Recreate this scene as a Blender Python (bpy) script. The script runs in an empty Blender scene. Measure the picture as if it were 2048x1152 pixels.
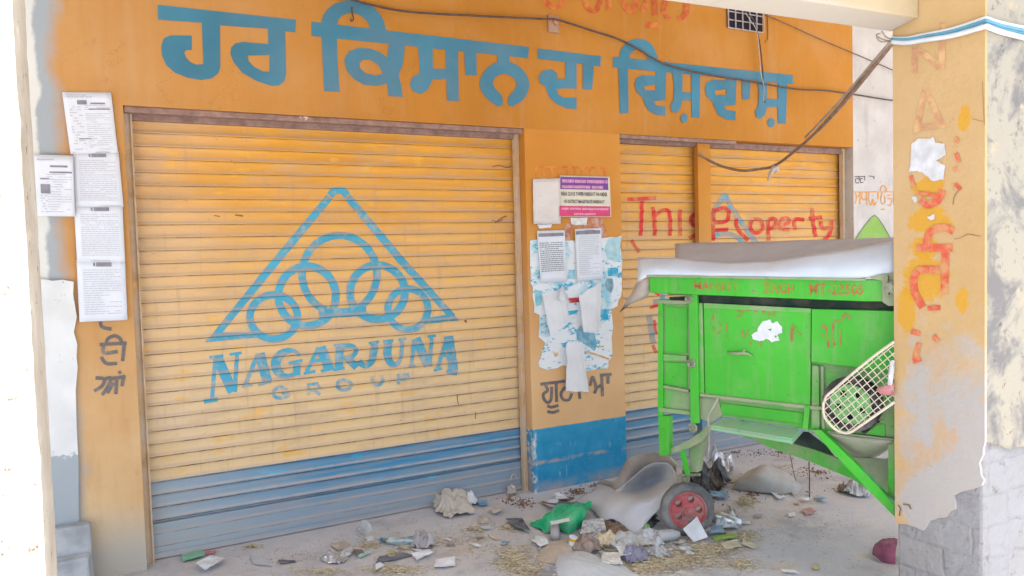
import bpy, bmesh, math, random
import numpy as np
from mathutils import Vector, noise, geometry
from math import radians, sin, cos, pi
scene = bpy.context.scene
rnd = random.Random(7)

# ---------------------------------------------------------------- camera
CAM = np.array([0.0, 0.0, 1.5]); FPX = 1500.0
yaw, pitch, roll = radians(27.348), radians(2.685), radians(-1.632)
fw = np.array([sin(yaw), cos(yaw), 0]); rt = np.array([cos(yaw), -sin(yaw), 0]); up = np.array([0, 0, 1.0])
W_ = fw*cos(pitch) - up*sin(pitch); u2 = up*cos(pitch) + fw*sin(pitch)
R_ = rt*cos(roll) + u2*sin(roll); U_ = -rt*sin(roll) + u2*cos(roll)
cd = bpy.data.cameras.new('camera'); cam = bpy.data.objects.new('camera', cd)
scene.collection.objects.link(cam); scene.camera = cam
cd.sensor_width = 36; cd.lens = 36*FPX/2048; cd.clip_start = 0.02; cd.clip_end = 500
from mathutils import Matrix
cam.matrix_world = Matrix(((R_[0], U_[0], -W_[0], CAM[0]), (R_[1], U_[1], -W_[1], CAM[1]), (R_[2], U_[2], -W_[2], CAM[2]), (0, 0, 0, 1)))

# ---------------------------------------------------------------- light
SUN_EL = radians(69)
w = bpy.data.worlds.new('World'); scene.world = w; w.use_nodes = True
nt = w.node_tree; sky = nt.nodes.new('ShaderNodeTexSky'); sky.sky_type = 'NISHITA'; sky.sun_disc = False
sky.sun_elevation = SUN_EL; sky.sun_rotation = pi; sky.dust_density = 4.0; sky.air_density = 1.0
bg = nt.nodes['Background']; bg.inputs[1].default_value = 0.15; nt.links.new(sky.outputs[0], bg.inputs[0])
sd = bpy.data.lights.new('sun', 'SUN'); sd.energy = 5.0; sd.angle = radians(0.5); sd.color = (1, .955, .89)
sun = bpy.data.objects.new('sun', sd); scene.collection.objects.link(sun); sun.rotation_euler = (pi/2 - SUN_EL, 0, 0); sun.location = (0, -6, 12)
vs = scene.view_settings; vs.view_transform = 'Standard'; vs.look = 'None'; vs.exposure = 1.54; vs.gamma = 1
scene.cycles.max_bounces = 8; scene.cycles.diffuse_bounces = 6; scene.cycles.transparent_max_bounces = 8
scene.cycles.sample_clamp_indirect = 6

# ---------------------------------------------------------------- photo point -> point on a real plane
def ray(x, y): return R_*(x-1024)/FPX - U_*(y-576)/FPX + W_
def onY(x, y, Y): d = ray(x, y); return CAM + d*Y/d[1]
def onX(x, y, X): d = ray(x, y); return CAM + d*X/d[0]
def onZ(x, y, Z=0.0): d = ray(x, y); return CAM + d*(Z-CAM[2])/d[2]
MA = np.array([.358, -.934, 0.]); MA /= np.linalg.norm(MA); MN = np.array([MA[1], -MA[0], 0.])   # machine face: along / outward
MP = onZ(1375, 1070)*.96; MP[2] = 0
def onM(x, y, off=0.0): d = ray(x, y); return CAM + d*((MP+MN*off-CAM) @ MN)/(d @ MN)
D = 4.046            # wall face
DS = D + .125        # shutter mid plane
def crop(ox, oy, s): return lambda x, y: (ox + x/s, oy + y/s)

# ---------------------------------------------------------------- materials
def srgb(r, g, b): return tuple((c/255/12.92 if c <= 10 else ((c/255+.055)/1.055)**2.4) for c in (r, g, b))
class Mat:
    def __init__(s, name, rough=.8, spec=.3):
        s.m = bpy.data.materials.new(name); s.m.use_nodes = True; s.t = s.m.node_tree; s.b = s.t.nodes['Principled BSDF']
        s.b.inputs['Roughness'].default_value = rough; s.b.inputs['Specular IOR Level'].default_value = spec
    def n(s, t, **k):
        x = s.t.nodes.new(t)
        for a, v in k.items(): setattr(x, a, v)
        return x
    def put(s, sock, v):
        if hasattr(v, 'is_output'): s.t.links.new(v, sock)
        else:
            try: sock.default_value = v
            except Exception: sock.default_value = (*v, 1.0)
    def pos(s):
        if not hasattr(s, '_p'): s._p = s.n('ShaderNodeNewGeometry').outputs['Position']
        return s._p
    def xyz(s):
        if not hasattr(s, '_x'):
            q = s.n('ShaderNodeSeparateXYZ'); s.put(q.inputs[0], s.pos()); s._x = q.outputs
        return s._x
    def map(s, sc):
        q = s.n('ShaderNodeMapping'); s.put(q.inputs[0], s.pos()); q.inputs['Scale'].default_value = sc; return q.outputs[0]
    def noise(s, scale, detail=4, rough=.55, vec=None, dist=0):
        q = s.n('ShaderNodeTexNoise'); s.put(q.inputs['Vector'], vec if vec is not None else s.pos())
        q.inputs['Scale'].default_value = scale; q.inputs['Detail'].default_value = detail; q.inputs['Roughness'].default_value = rough; q.inputs['Distortion'].default_value = dist
        return q.outputs[0]
    def math(s, op, a, b=0.0, clamp=False):
        q = s.n('ShaderNodeMath', operation=op); q.use_clamp = clamp; s.put(q.inputs[0], a); s.put(q.inputs[1], b); return q.outputs[0]
    def rng(s, v, a, b, c=0.0, d=1.0):
        q = s.n('ShaderNodeMapRange'); q.clamp = True
        for i, x in enumerate((v, a, b, c, d)): s.put(q.inputs[i], x)
        return q.outputs[0]
    def mix(s, f, a, b):
        q = s.n('ShaderNodeMix', data_type='RGBA'); s.put(q.inputs[0], f)
        s.put(q.inputs[6], a if hasattr(a, 'is_output') else (*a, 1)); s.put(q.inputs[7], b if hasattr(b, 'is_output') else (*b, 1)); return q.outputs[2]
    def bump(s, h, strength=.3, dist=.01):
        q = s.n('ShaderNodeBump'); q.inputs['Strength'].default_value = strength; q.inputs['Distance'].default_value = dist
        s.put(q.inputs['Height'], h); s.put(s.b.inputs['Normal'], q.outputs[0])
    def base(s, c): s.put(s.b.inputs['Base Color'], c if hasattr(c, 'is_output') else (*c, 1)); return s.m
_mc = {}
def simple(name, c, rough=.75, var=.25, scale=30, dust=None, damt=.5, dscale=6, metal=0.0, bump=.15, lo=.45, hi=.65):
    """one-colour material with uneven tone and patches of dust"""
    if name in _mc: return _mc[name]
    M = Mat(name, rough); c = np.array(c); M.b.inputs['Metallic'].default_value = metal
    k = M.noise(scale, 5)
    col = M.mix(M.rng(k, .3, .7), tuple(c*(1-var)), tuple(np.minimum(c*(1+var), .9)))
    if dust is not None:
        f = M.rng(M.noise(dscale, 6, .65), lo, hi, 0, damt)
        col = M.mix(f, col, dust)
    M.bump(M.noise(scale*3, 4), bump, .004)
    _mc[name] = M.base(col); return _mc[name]

ORANGE = (.66, .265, .042); TEAL = (.075, .27, .36); DUST = (.50, .42, .33); GREYPL = (.36, .37, .37)
def wall_paint():
    M = Mat('orange_wall_paint', .85, .15)
    x, y, z = M.xyz()
    big = M.noise(1.3, 5, .6); fine = M.noise(26, 5, .6)
    col = M.mix(M.rng(big, .35, .65), (.41, .170, .026), (.475, .205, .036))
    # dusty low down, paler towards the street end
    f = M.math('ADD', M.rng(x, 1.3, -.25, 0, .27), M.rng(z, 1.5, .15, 0, .62))
    f = M.math('MULTIPLY', f, M.rng(M.noise(3, 5), .3, .7, .75, 1.2))
    col = M.mix(f, col, (.66, .49, .28))
    col = M.mix(M.rng(M.noise(2.0, 6, .65, dist=.5), .5, .7, 0, .28), col, (.50, .30, .15))
    col = M.mix(M.rng(M.noise(1, 5, .6, M.map((9, 9, .9))), .56, .75, 0, .20), col, (.50, .36, .24))      # faint vertical runs
    col = M.mix(M.rng(fine, .62, .75, 0, .22), col, (.42, .2, .07))
    hair = M.math('ABSOLUTE', M.math('SUBTRACT', M.noise(1.7, 7, .62, dist=.3), .5))
    col = M.mix(M.math('MULTIPLY', M.rng(hair, .0026, .0006), M.rng(M.noise(1.1, 3), .55, .64, 0, .40)), col, (.24, .12, .05))
    col = M.mix(M.rng(M.noise(1, 4, .6, M.map((22, 22, 3))), .50, .70, 0, .16), col, (.36, .15, .03))     # brush marks
    # bare street-end edge : blue-grey wash, then white lime
    wob = M.math('MULTIPLY', M.math('SUBTRACT', M.noise(3.2, 4), .5), .20)
    xe = M.math('ADD', x, wob)
    col = M.mix(M.rng(xe, -.20, -.27), col, (.33, .37, .40))
    wob2 = M.math('MULTIPLY', M.math('SUBTRACT', M.noise(5.5, 4), .5), .10)
    col = M.mix(M.rng(M.math('ADD', x, wob2), -.305, -.32), col, (.62, .63, .60))
    g = M.math('MULTIPLY', M.rng(z, .36, .10), M.rng(x, .6, .3))
    col = M.mix(M.math('MULTIPLY', g, .85), col, (.42, .42, .38))
    M.bump(M.math('ADD', M.noise(40, 5), M.math('MULTIPLY', big, 2.0)), .22, .006)
    return M.base(col)
def pillar_paint():
    M = Mat('pillar_paint', .8, .2)
    x, y, z = M.xyz()
    col = M.mix(M.rng(M.noise(2.2, 5), .35, .65), (.50, .205, .032), (.56, .25, .048))
    col = M.mix(M.math('MULTIPLY', M.rng(z, 1.75, .7, 0, .62), M.rng(M.noise(3.5, 5), .3, .65, .8, 1.15)), col, (.68, .49, .29))
    blue = M.mix(M.rng(M.noise(9, 5), .35, .7), (.02, .23, .42), (.045, .29, .49))
    blue = M.mix(M.rng(M.noise(1, 4, .6, M.map((60, 60, 6))), .66, .72, 0, .6), blue, (.35, .5, .58))    # scratches
    blue = M.mix(M.rng(M.noise(13, 6, .7), .60, .66, 0, .5), blue, (.20, .36, .46))
    gap = M.math('MULTIPLY', M.rng(M.math('ABSOLUTE', M.math('SUBTRACT', z, .185)), .016, .006), M.rng(M.noise(9, 4), .36, .5))
    blue = M.mix(gap, blue, (.33, .31, .30))
    blue = M.mix(M.math('MULTIPLY', M.rng(z, .08, .0), M.rng(M.noise(8, 5), .35, .6)), blue, (.36, .31, .27))
    edge = M.math('MULTIPLY', M.rng(x, 2.240, 2.222), M.rng(M.noise(28, 5, .7), .50, .56))
    blue = M.mix(edge, blue, (.55, .57, .57))
    zz = M.math('ADD', z, M.math('MULTIPLY', M.math('SUBTRACT', M.noise(7, 3), .5), .012))
    col = M.mix(M.rng(zz, .400, .396), col, blue)
    # greyer low down on the return side
    col = M.mix(M.math('MULTIPLY', M.rng(z, .35, .05), M.rng(y, D+.01, D+.03)), col, (.33, .30, .29))
    M.bump(M.noise(45, 5), .2, .005)
    return M.base(col)
def shutter_paint():
    M = Mat('shutter_paint', .55, .35)
    x, y, z = M.xyz()
    zn = M.math('ADD', z, M.math('MULTIPLY', M.math('SUBTRACT', M.noise(1, 4, .6, M.map((1.2, 1, 8))), .5), .5))
    ora = M.mix(M.rng(M.noise(1, 5, .6, M.map((2.2, 1, 14))), .35, .65), (.58, .27, .032), (.70, .335, .036))
    col = M.mix(M.rng(zn, 1.95, .75, 0, .80), ora, (.67, .53, .31))
    col = M.mix(M.math('MULTIPLY', M.rng(x, .75, .1, 0, .45), M.rng(M.noise(2.5, 5), .3, .6)), col, (.68, .56, .41))
    # patches of fresher paint
    col = M.mix(M.rng(M.noise(1, 3, .5, M.map((6, 1, 15))), .62, .70, 0, .55), col, (.76, .41, .05))
    grime = M.noise(1, 6, .7, M.map((3.0, 1, 9)))
    col = M.mix(M.rng(grime, .50, .70, 0, .48), col, (.44, .33, .22))
    col = M.mix(M.rng(M.noise(1, 4, .65, M.map((26, 1, 2.2))), .56, .72, 0, .38), col, (.40, .27, .17))
    blue = M.mix(M.rng(M.noise(1, 5, .65, M.map((1.8, 1, 30))), .38, .62), (.20, .27, .34), (.045, .235, .41))
    blue = M.mix(M.rng(M.noise(1, 4, .6, M.map((4, 1, 16))), .64, .68), blue, (.03, .35, .55))
    blue = M.mix(M.rng(z, .30, .06, 0, .62), blue, (.36, .36, .36))
    blue = M.mix(M.rng(x, .9, .1, 0, .6), blue, (.42, .46, .47))
    col = M.mix(M.rng(z, .398, .394), col, blue)
    # dust lying in each joint and hollow
    t = M.math('FRACT', M.math('DIVIDE', z, .065))
    d1 = M.math('MULTIPLY', M.math('MULTIPLY', M.rng(t, .08, .14), M.rng(t, .34, .22)), M.rng(M.noise(1, 5, .7, M.map((14, 1, 3))), .2, .6, .3, .9))
    col = M.mix(M.math('MULTIPLY', d1, .75), col, (.47, .37, .31))
    joint_line = M.math('MULTIPLY', M.rng(t, .945, .985), M.rng(M.noise(1, 5, .7, M.map((9, 1, 40))), .40, .6))  # dark broken line along each slat joint
    col = M.mix(joint_line, col, (.16, .09, .06))
    col = M.mix(M.rng(M.noise(34, 6, .7), .66, .71, 0, .8), col, (.25, .17, .11))
    M.put(M.b.inputs['Roughness'], M.rng(M.noise(10, 4), .3, .7, .45, .75))
    return M.base(col)
def teal_paint(name, worn=.5, c=TEAL, dust=(.47, .36, .24), shut=False, lo=.5, hi=.62, sc=9):
    if name in _mc: return _mc[name]
    M = Mat(name, .75, .25)
    c = np.array(c); x, y, z = M.xyz()
    col = M.mix(M.rng(M.noise(3, 4), .3, .7), tuple(c*.9), tuple(c*1.2))
    f = M.rng(M.noise(sc, 7, .7), lo, hi, 0, worn)
    col = M.mix(f, col, dust)
    if shut:
        t = M.math('FRACT', M.math('DIVIDE', z, .065))
        d1 = M.math('MULTIPLY', M.math('MULTIPLY', M.rng(t, .06, .12), M.rng(t, .34, .22)), .85)
        col = M.mix(d1, col, (.33, .31, .32))
    _mc[name] = M.base(col); return _mc[name]

# ---------------------------------------------------------------- mesh builder
class MB:
    def __init__(s): s.v = []; s.f = []
    def add(s, vs, fs):
        k = len(s.v); s.v += [tuple(map(float, p)) for p in vs]; s.f += [tuple(i+k for i in f) for f in fs]
    def fan(s, pts): s.add(pts, [tuple(range(len(pts)))])
    def prism(s, pts, vec):
        n = len(pts); vec = np.array(vec, float); pts = [np.array(p, float) for p in pts]
        a = sum((np.cross(pts[i]-pts[0], pts[i+1]-pts[0]) for i in range(1, n-1)), np.zeros(3))
        if a @ vec > 0: pts = pts[::-1]                       # pts face away from vec
        s.add(pts+[p+vec for p in pts], [tuple(range(n)), tuple(range(2*n-1, n-1, -1))] + [((i+1) % n, i, n+i, n+(i+1) % n) for i in range(n)])
    def box(s, x0, x1, y0, y1, z0, z1):
        s.add([(x, y, z) for z in (z0, z1) for y in (y0, y1) for x in (x0, x1)], [(0, 2, 3, 1), (4, 5, 7, 6), (0, 1, 5, 4), (2, 6, 7, 3), (0, 4, 6, 2), (1, 3, 7, 5)])
    def tube(s, pts, r, n=6, caps=True, flat=None):
        pts = [np.array(p, float) for p in pts]; m = len(pts)
        rs = r if hasattr(r, '__len__') else [r]*m
        ref = np.array([0, 0, 1.0]); vs = []
        for i in range(m):
            t = pts[min(i+1, m-1)] - pts[max(i-1, 0)]; t /= (np.linalg.norm(t)+1e-9)
            rf = ref if abs(t @ ref) < .95 else np.array([1.0, 0, 0])
            a = np.cross(t, rf); a /= np.linalg.norm(a); b = np.cross(t, a)
            for k in range(n):
                q = 2*pi*k/n; vs.append(pts[i] + rs[i]*(a*cos(q)*(flat or 1) + b*sin(q)))
        fs = [(i*n+k, i*n+(k+1) % n, (i+1)*n+(k+1) % n, (i+1)*n+k) for i in range(m-1) for k in range(n)]
        if caps: fs += [tuple(range(n-1, -1, -1)), tuple(range((m-1)*n, m*n))]
        s.add(vs, fs)
    def lathe(s, c, axis, prof, n=28, closed=False):
        """prof: (distance along axis, radius)"""
        c = np.array(c, float); ax = np.array(axis, float); ax /= np.linalg.norm(ax)
        rf = np.array([0, 0, 1.0]) if abs(ax[2]) < .9 else np.array([1.0, 0, 0])
        a = np.cross(ax, rf); a /= np.linalg.norm(a); b = np.cross(ax, a); m = len(prof)
        vs = [c + ax*h + max(r, 1e-4)*(a*cos(2*pi*k/n)+b*sin(2*pi*k/n)) for h, r in prof for k in range(n)]
        fs = [(i*n+k, i*n+(k+1) % n, ((i+1) % m)*n+(k+1) % n, ((i+1) % m)*n+k) for i in range(m if closed else m-1) for k in range(n)]
        s.add(vs, fs)
    def grid(s, P, thick=0.0):
        """P: rows of 3-D points; thick gives it a real second side"""
        h, wd = len(P), len(P[0]); P = np.array(P, float)
        fs = [(i*wd+j, i*wd+j+1, (i+1)*wd+j+1, (i+1)*wd+j) for i in range(h-1) for j in range(wd-1)]
        if not thick: s.add(P.reshape(-1, 3), fs); return
        du = np.gradient(P, axis=1); dv = np.gradient(P, axis=0); nn = np.cross(du, dv); nn /= (np.linalg.norm(nn, axis=2, keepdims=True)+1e-9)
        Q = P + nn*thick; k = h*wd
        per = [(0, j) for j in range(wd)] + [(i, wd-1) for i in range(1, h)] + [(h-1, j) for j in range(wd-2, -1, -1)] + [(i, 0) for i in range(h-2, 0, -1)]
        per = [i*wd+j for i, j in per]; n = len(per)
        s.add(np.concatenate([P.reshape(-1, 3), Q.reshape(-1, 3)]), [f[::-1] for f in fs] + [tuple(i+k for i in f) for f in fs] + [(per[i], per[(i+1) % n], per[(i+1) % n]+k, per[i]+k) for i in range(n)])
    def build(s, name, mat, parent=None, smooth=False, bevel=0.0, label=None, loc=None):
        me = bpy.data.meshes.new(name)
        o = bpy.data.objects.new(name, me); scene.collection.objects.link(o)
        off = np.zeros(3)
        if parent is not None:
            o.parent = parent; q = parent
            while q: off += np.array(q.location); q = q.parent
        elif loc is not None: off = np.array(loc, float); o.location = loc
        me.from_pydata([tuple(np.array(p)-off) for p in s.v], [], s.f); me.update()
        if mat: me.materials.append(mat)
        if smooth:
            for p in me.polygons: p.use_smooth = True
        if bevel:
            b = o.modifiers.new('bevel', 'BEVEL'); b.width = bevel; b.segments = 2; b.limit_method = 'ANGLE'
        if label: o['label'] = label
        return o
def tag(o, label, cat, group=None):
    o['label'] = label; o['category'] = cat
    if group: o['group'] = group
    return o
def thing(name, loc, label, cat, group=None):
    o = bpy.data.objects.new(name, None); scene.collection.objects.link(o); o.location = tuple(map(float, loc)); o.empty_display_size = .1
    return tag(o, label, cat, group)
def struct(o): o['kind'] = 'structure'; return o

# flat paint work: shapes in photo pixels laid on a real plane
def catmull(p, k=6):
    p = [np.array(q, float) for q in p]; out = []
    for i in range(len(p)-1):
        a, b, c, d = p[max(i-1, 0)], p[i], p[i+1], p[min(i+2, len(p)-1)]
        for j in range(k):
            t = j/k; out.append(.5*((2*b)+(c-a)*t+(2*a-5*b+4*c-d)*t*t+(-a+3*b-3*c+d)*t**3))
    out.append(p[-1]); return out
class Paint:
    """f(x, y, off) -> 3-D point; polygons get ever so slightly different offsets"""
    def __init__(s, f, conv=lambda x, y: (x, y), base=.002): s.f = f; s.c = conv; s.mb = MB(); s.o = base
    def _p(s, x, y, extra=0): x, y = s.c(x, y); return s.f(x, y, s.o+extra)
    def poly(s, pts, holes=()):
        loops = [[Vector((a, b, 0)) for a, b in pts]] + [[Vector((a, b, 0)) for a, b in h] for h in holes]
        tri = geometry.tessellate_polygon(loops); flat = [v for l in loops for v in l]
        s.mb.add([s._p(v.x, v.y) for v in flat], [tuple(t) for t in tri]); s.o += .00012; return s
    def rib(s, pts, w=None, smooth=True):
        pts = [(*p, w) if len(p) == 2 else p for p in pts]
        q = catmull(pts) if smooth and len(pts) > 2 else [np.array(p, float) for p in pts]
        L = []; n = len(q)
        for i in range(n):
            t = q[min(i+1, n-1)][:2] - q[max(i-1, 0)][:2]; t = t/(np.hypot(*t)+1e-9); m = np.array([-t[1], t[0]])*q[i][2]/2
            L.append((q[i][:2]+m, q[i][:2]-m))
        vs = []
        for i, (a, b) in enumerate(L): vs += [s._p(*a, i*4e-6), s._p(*b, i*4e-6)]
        s.mb.add(vs, [(2*i, 2*i+1, 2*i+3, 2*i+2) for i in range(n-1)]); s.o += .00012; return s
    def ring(s, cx, cy, rx, ry, w, a0=0, a1=360, n=40):
        return s.rib([(cx+rx*cos(radians(a0+(a1-a0)*i/n)), cy+ry*sin(radians(a0+(a1-a0)*i/n))) for i in range(n+1)], w, smooth=False)
    def text(s, body, quad, bold=0.0, res=2):
        """quad: TL, TR, BR, BL of the block of lettering"""
        cu = bpy.data.curves.new('t', 'FONT'); cu.body = body; cu.resolution_u = res; cu.offset = bold
        ob = bpy.data.objects.new('t', cu); scene.collection.objects.link(ob)
        me = bpy.data.meshes.new_from_object(ob.evaluated_get(bpy.context.evaluated_depsgraph_get()))
        bpy.data.objects.remove(ob); bpy.data.curves.remove(cu)
        V = np.array([v.co[:2] for v in me.vertices]); lo, hi = V.min(0), V.max(0); uv = (V-lo)/(hi-lo)
        TL, TR, BR, BL = [np.array(q, float) for q in quad]
        P = [(TL*(1-u)+TR*u)*v + (BL*(1-u)+BR*u)*(1-v) for u, v in uv]
        s.mb.add([s._p(*p) for p in P], [tuple(p.vertices) for p in me.polygons]); bpy.data.meshes.remove(me); s.o += .00012; return s
    def words(s, quad, rows, seed=0, wmin=.03, wmax=.12, h=.45, fill=1.0, ragged=.8, gap=.02):
        """rows of short dashes that read as small print"""
        r = random.Random(seed); TL, TR, BR, BL = [np.array(q, float) for q in quad]
        P = lambda u, v: (TL*(1-u)+TR*u)*(1-v) + (BL*(1-u)+BR*u)*v
        for i in range(rows):
            v0 = (i+.3)/rows; v1 = v0+h/rows; u = 0; end = 1 if r.random() < ragged else r.uniform(.4, .9)
            while u < end:
                e = min(u+r.uniform(wmin, wmax), end)
                if r.random() < fill: s.mb.add([s._p(*P(a, b)) for a, b in ((u, v1), (e, v1), (e, v0), (u, v0))], [(0, 1, 2, 3)])
                u = e+gap
        s.o += .00012; return s
    def build(s, name, mat, parent, **k): return s.mb.build(name, mat, parent, **k)
def torn(pts, sd, amp, k=5):
    out = []
    for i in range(len(pts)):
        a, b = np.array(pts[i], float), np.array(pts[(i+1) % len(pts)], float)
        for j in range(k):
            q = a+(b-a)*j/k; out.append(tuple(q+amp*np.array([noise.noise(Vector((q[0]*.06, q[1]*.06, sd))), noise.noise(Vector((q[0]*.06, q[1]*.06, sd+5)))])))
    return out
fwall = lambda x, y, o: onY(x, y, D-o)
fshut = lambda x, y, o: onY(x, y, DS) - np.array([0, o, 0])
fmach = lambda off: (lambda x, y, o: onM(x, y, off+o))

# ================================================================ ground
def floor_mat():
    M = Mat('dusty_concrete', .9, .15)
    x, y, z = M.xyz()
    a = M.noise(1.1, 6, .6); b = M.noise(7, 6, .65); c = M.noise(60, 4, .6)
    col = M.mix(M.rng(a, .35, .65), (.42, .42, .435), (.55, .55, .565))
    col = M.mix(M.rng(b, .48, .68, 0, .55), col, (.58, .54, .49))
    col = M.mix(M.rng(M.noise(2.3, 6, .7), .54, .66, 0, .5), col, (.27, .27, .285))
    col = M.mix(M.rng(M.noise(1, 4, .6, M.map((1.2, 2.5, 1))), .57, .66, 0, .5), col, (.52, .37, .24))     # ochre washed-off paint
    col = M.mix(M.rng(c, .60, .72, 0, .6), col, (.20, .17, .14))
    col = M.mix(M.rng(M.noise(110, 3), .64, .70, 0, .6), col, (.56, .50, .42))
    M.bump(M.math('ADD', c, M.math('MULTIPLY', b, 2)), .35, .008)
    return M.base(col)
m = MB(); N = 60
def gz(x, y): return 0.0
m.add([(-40, -40, 0), (40, -40, 0), (40, 40, 0), (-40, 40, 0)], [(0, 1, 2, 3)])
struct(m.build('ground', floor_mat()))
# shallow cracks between the floor bays
mk = simple('crack_dark', (.07, .06, .055), .95)
def floor_line(pts, wd):
    p = Paint(lambda x, y, o: onZ(x, y, .0015+o), base=0.0)
    p.rib(pts, wd, smooth=False); return p
cr = MB()
for pts, wd in (([(1618, 923), (1619, 960), (1619, 998)], 2.2), ([(1580, 905), (1586, 940), (1592, 962)], 1.2)):
    q = floor_line(pts, wd); cr.add(q.mb.v, q.mb.f)
struct(cr.build('floor_cracks', mk))

# ================================================================ shop building
shop = thing('shop_building', (2.6, D+.3, 0), 'orange painted shop front with two rolling shutters and big blue Punjabi lettering', 'building')
XL0, XL1, XR0, XR1, ZL = .036, 2.207, 2.914, 5.160, 2.255
m = MB()
m.box(-4, -.16-.0, D, D+.25, 0, 3.9)
m.box(-.16, XL0, D, D+.25, 0, 3.9)
m.box(XL0, XR1, D, D+.25, ZL, 3.9)
wall = m.build('front_wall', wall_paint(), shop)
# lifted plaster coat at the street end, ragged edge
c5 = crop(0, 380, 2.4)
fr = [(-60, 430), (215, 428), (255, 436), (300, 430), (355, 440), (352, 500), (362, 560), (370, 610), (355, 680), (372, 740), (368, 800), (374, 850), (364, 960), (368, 1100), (372, 1200), (378, 1300), (380, 1700), (-60, 1700)]
pts = []
for i, (a, b) in enumerate(fr):
    P = onY(*c5(a, b), D); P[2] = max(P[2], 0.0); pts.append(P)
pts = pts[:-1]; pts.append(np.array([pts[0][0]-1.2, D, 0])); pts[0] = np.array([pts[0][0]-1.2, D, pts[1][2]])
pts = [p-np.array([0, .022, 0]) for p in pts]
def lime_mat():
    M = Mat('limewashed_plaster', .9, .15); x, y, z = M.xyz()
    col = M.mix(M.rng(M.noise(5, 5), .35, .65), (.60, .62, .62), (.70, .72, .72))
    zz = M.math('ADD', z, M.math('MULTIPLY', M.math('SUBTRACT', M.noise(6, 5, .65), .5), .35))
    col = M.mix(M.rng(zz, .63, .615), col, (.34, .39, .42))
    col = M.mix(M.rng(M.noise(7, 5, .7), .62, .64), col, (.33, .36, .38))
    col = M.mix(M.rng(M.noise(1, 4, .6, M.map((6, 6, 1))), .5, .7, 0, .3), col, (.45, .47, .48))
    M.bump(M.noise(30, 5), .3, .006); return M.base(col)
LIME = lime_mat()
m = MB(); m.prism(pts, (0, .0215, 0)); m.build('plaster_coat', LIME, shop)
m = MB(); m.box(-1.6, -.19, D-.085, D-.024, 0, .30); m.box(-1.6, -.20, D-.16, D-.087, 0, .17); m.build('plinth', simple('plinth_cement', (.36, .39, .41), .9, .2, 12, (.48, .50, .50), .5), shop, bevel=.012)
m = MB(); m.box(XR1, 9, D, D+.25, 0, 3.9)
def white_mat():
    M = Mat('grimy_whitewash', .9, .15); x, y, z = M.xyz()
    col = M.mix(M.rng(M.noise(4, 5), .35, .65), (.46, .43, .40), (.56, .53, .50))
    col = M.mix(M.rng(M.noise(1, 5, .65, M.map((10, 10, 1.5))), .55, .7, 0, .45), col, (.33, .30, .27))
    col = M.mix(M.rng(M.noise(20, 5, .7), .63, .68, 0, .6), col, (.24, .22, .2))
    M.bump(M.noise(30, 5), .25, .006); return M.base(col)
side = m.build('whitewashed_wall', white_mat(), shop)
m = MB(); m.box(XL1, XR0, D, D+.25, 0, ZL-.0005); pillar = m.build('pillar', pillar_paint(), shop)
# reveals are the wall's own thickness; back filler so nothing shows behind the shutters
m = MB(); m.box(-4, 9, D+.252, D+.30, 0, 3.9); m.build('back_wall', simple('dark_plaster', (.2, .17, .14)), shop)
SLAT = .065; KN = [(0, .005), (.03, -.0035), (.07, -.005), (.13, -.0045), (.21, -.001), (.32, .0018), (.50, .0032), (.74, .0026), (.88, .0003), (.955, -.003), (.985, -.0035)]
def prof(z):
    t = (z/SLAT) % 1.0; K = KN+[(1.0, .004)]
    for (a, ya), (b, yb) in zip(K, K[1:]):
        if a <= t <= b+1e-9: return ya+(yb-ya)*(t-a)/(b-a)
    return .004
def wob(x, z): return .004*noise.noise(Vector((x*1.3, 7, z*2.2))) + .0016*noise.noise(Vector((x*5, 3, round(z/SLAT-.5)*1.7)))
def knots(z0, z1):
    out = [z0]; k = int(z0/SLAT)-1
    while k*SLAT < z1:
        for a, _ in KN:
            z = (k+a)*SLAT
            if z0+1e-4 < z < z1-1e-4: out.append(z)
        k += 1
    return out+[z1]
SHUT = shutter_paint()
def shutter(label, x0, x1, z0=.185, z1=2.30):
    zs = knots(z0, z1); nx = 26; xs = [x0+(x1-x0)*i/nx for i in range(nx+1)]
    m = MB(); m.grid([[(x, DS+prof(z)+wob(x, z), z) for x in xs] for z in zs])
    cur = m.build('rolling_shutter', SHUT, shop, label=label)
    for p in cur.data.polygons: p.use_smooth = False
    m = MB(); m.box(x0, x1, DS-.012, DS+.012, .006, z0-.003); m.box(x0, x1, DS-.017, DS-.0125, z0-.022, z0-.004); m.box(x0, x1, DS-.022, DS-.0125, .006, .034)
    m.build('bottom_rail', SHUT, cur)
    return cur
shL = shutter('left shutter with the blue triangle emblem', XL0+.01, XL1-.01)
shR = shutter('right shutter behind the green machine', XR0+.01, XR1-.01)
gm = simple('rusty_guide_steel', (.54, .36, .17), .6, .25, 14, (.56, .47, .37), .9, lo=.36, hi=.6)
gl = lambda x0, x1: (x0, x1, DS-.048, DS-.028, 0.0, ZL)
for x0, x1, par in ((XL0+.001, XL0+.036, shL), (XL1-.034, XL1-.001, shL), (XR1-.040, XR1-.001, shR)):
    m = MB(); m.box(x0, x1, DS-.05, DS-.026, 0, ZL-.001); m.box(x0 if x0 > 1 else x1-.008, (x0+.008) if x0 > 1 else x1, DS-.062, DS-.051, 0, ZL-.02)
    m.build('guide_rail', gm, par)
om = simple('orange_steel', (.62, .26, .05), .6, .15, 8, (.56, .40, .25), .6, 3)
m = MB(); a = onY(1393, 300, DS-.05)[0]; b = onY(1419, 300, DS-.05)[0]; m.box(a, b, DS-.055, DS-.020, 0, ZL-.004); m.box(a-.004, a+.010, DS-.066, DS-.056, 0, ZL-.01)
m.build('mullion', pillar.data.materials[0], shR)
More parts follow.
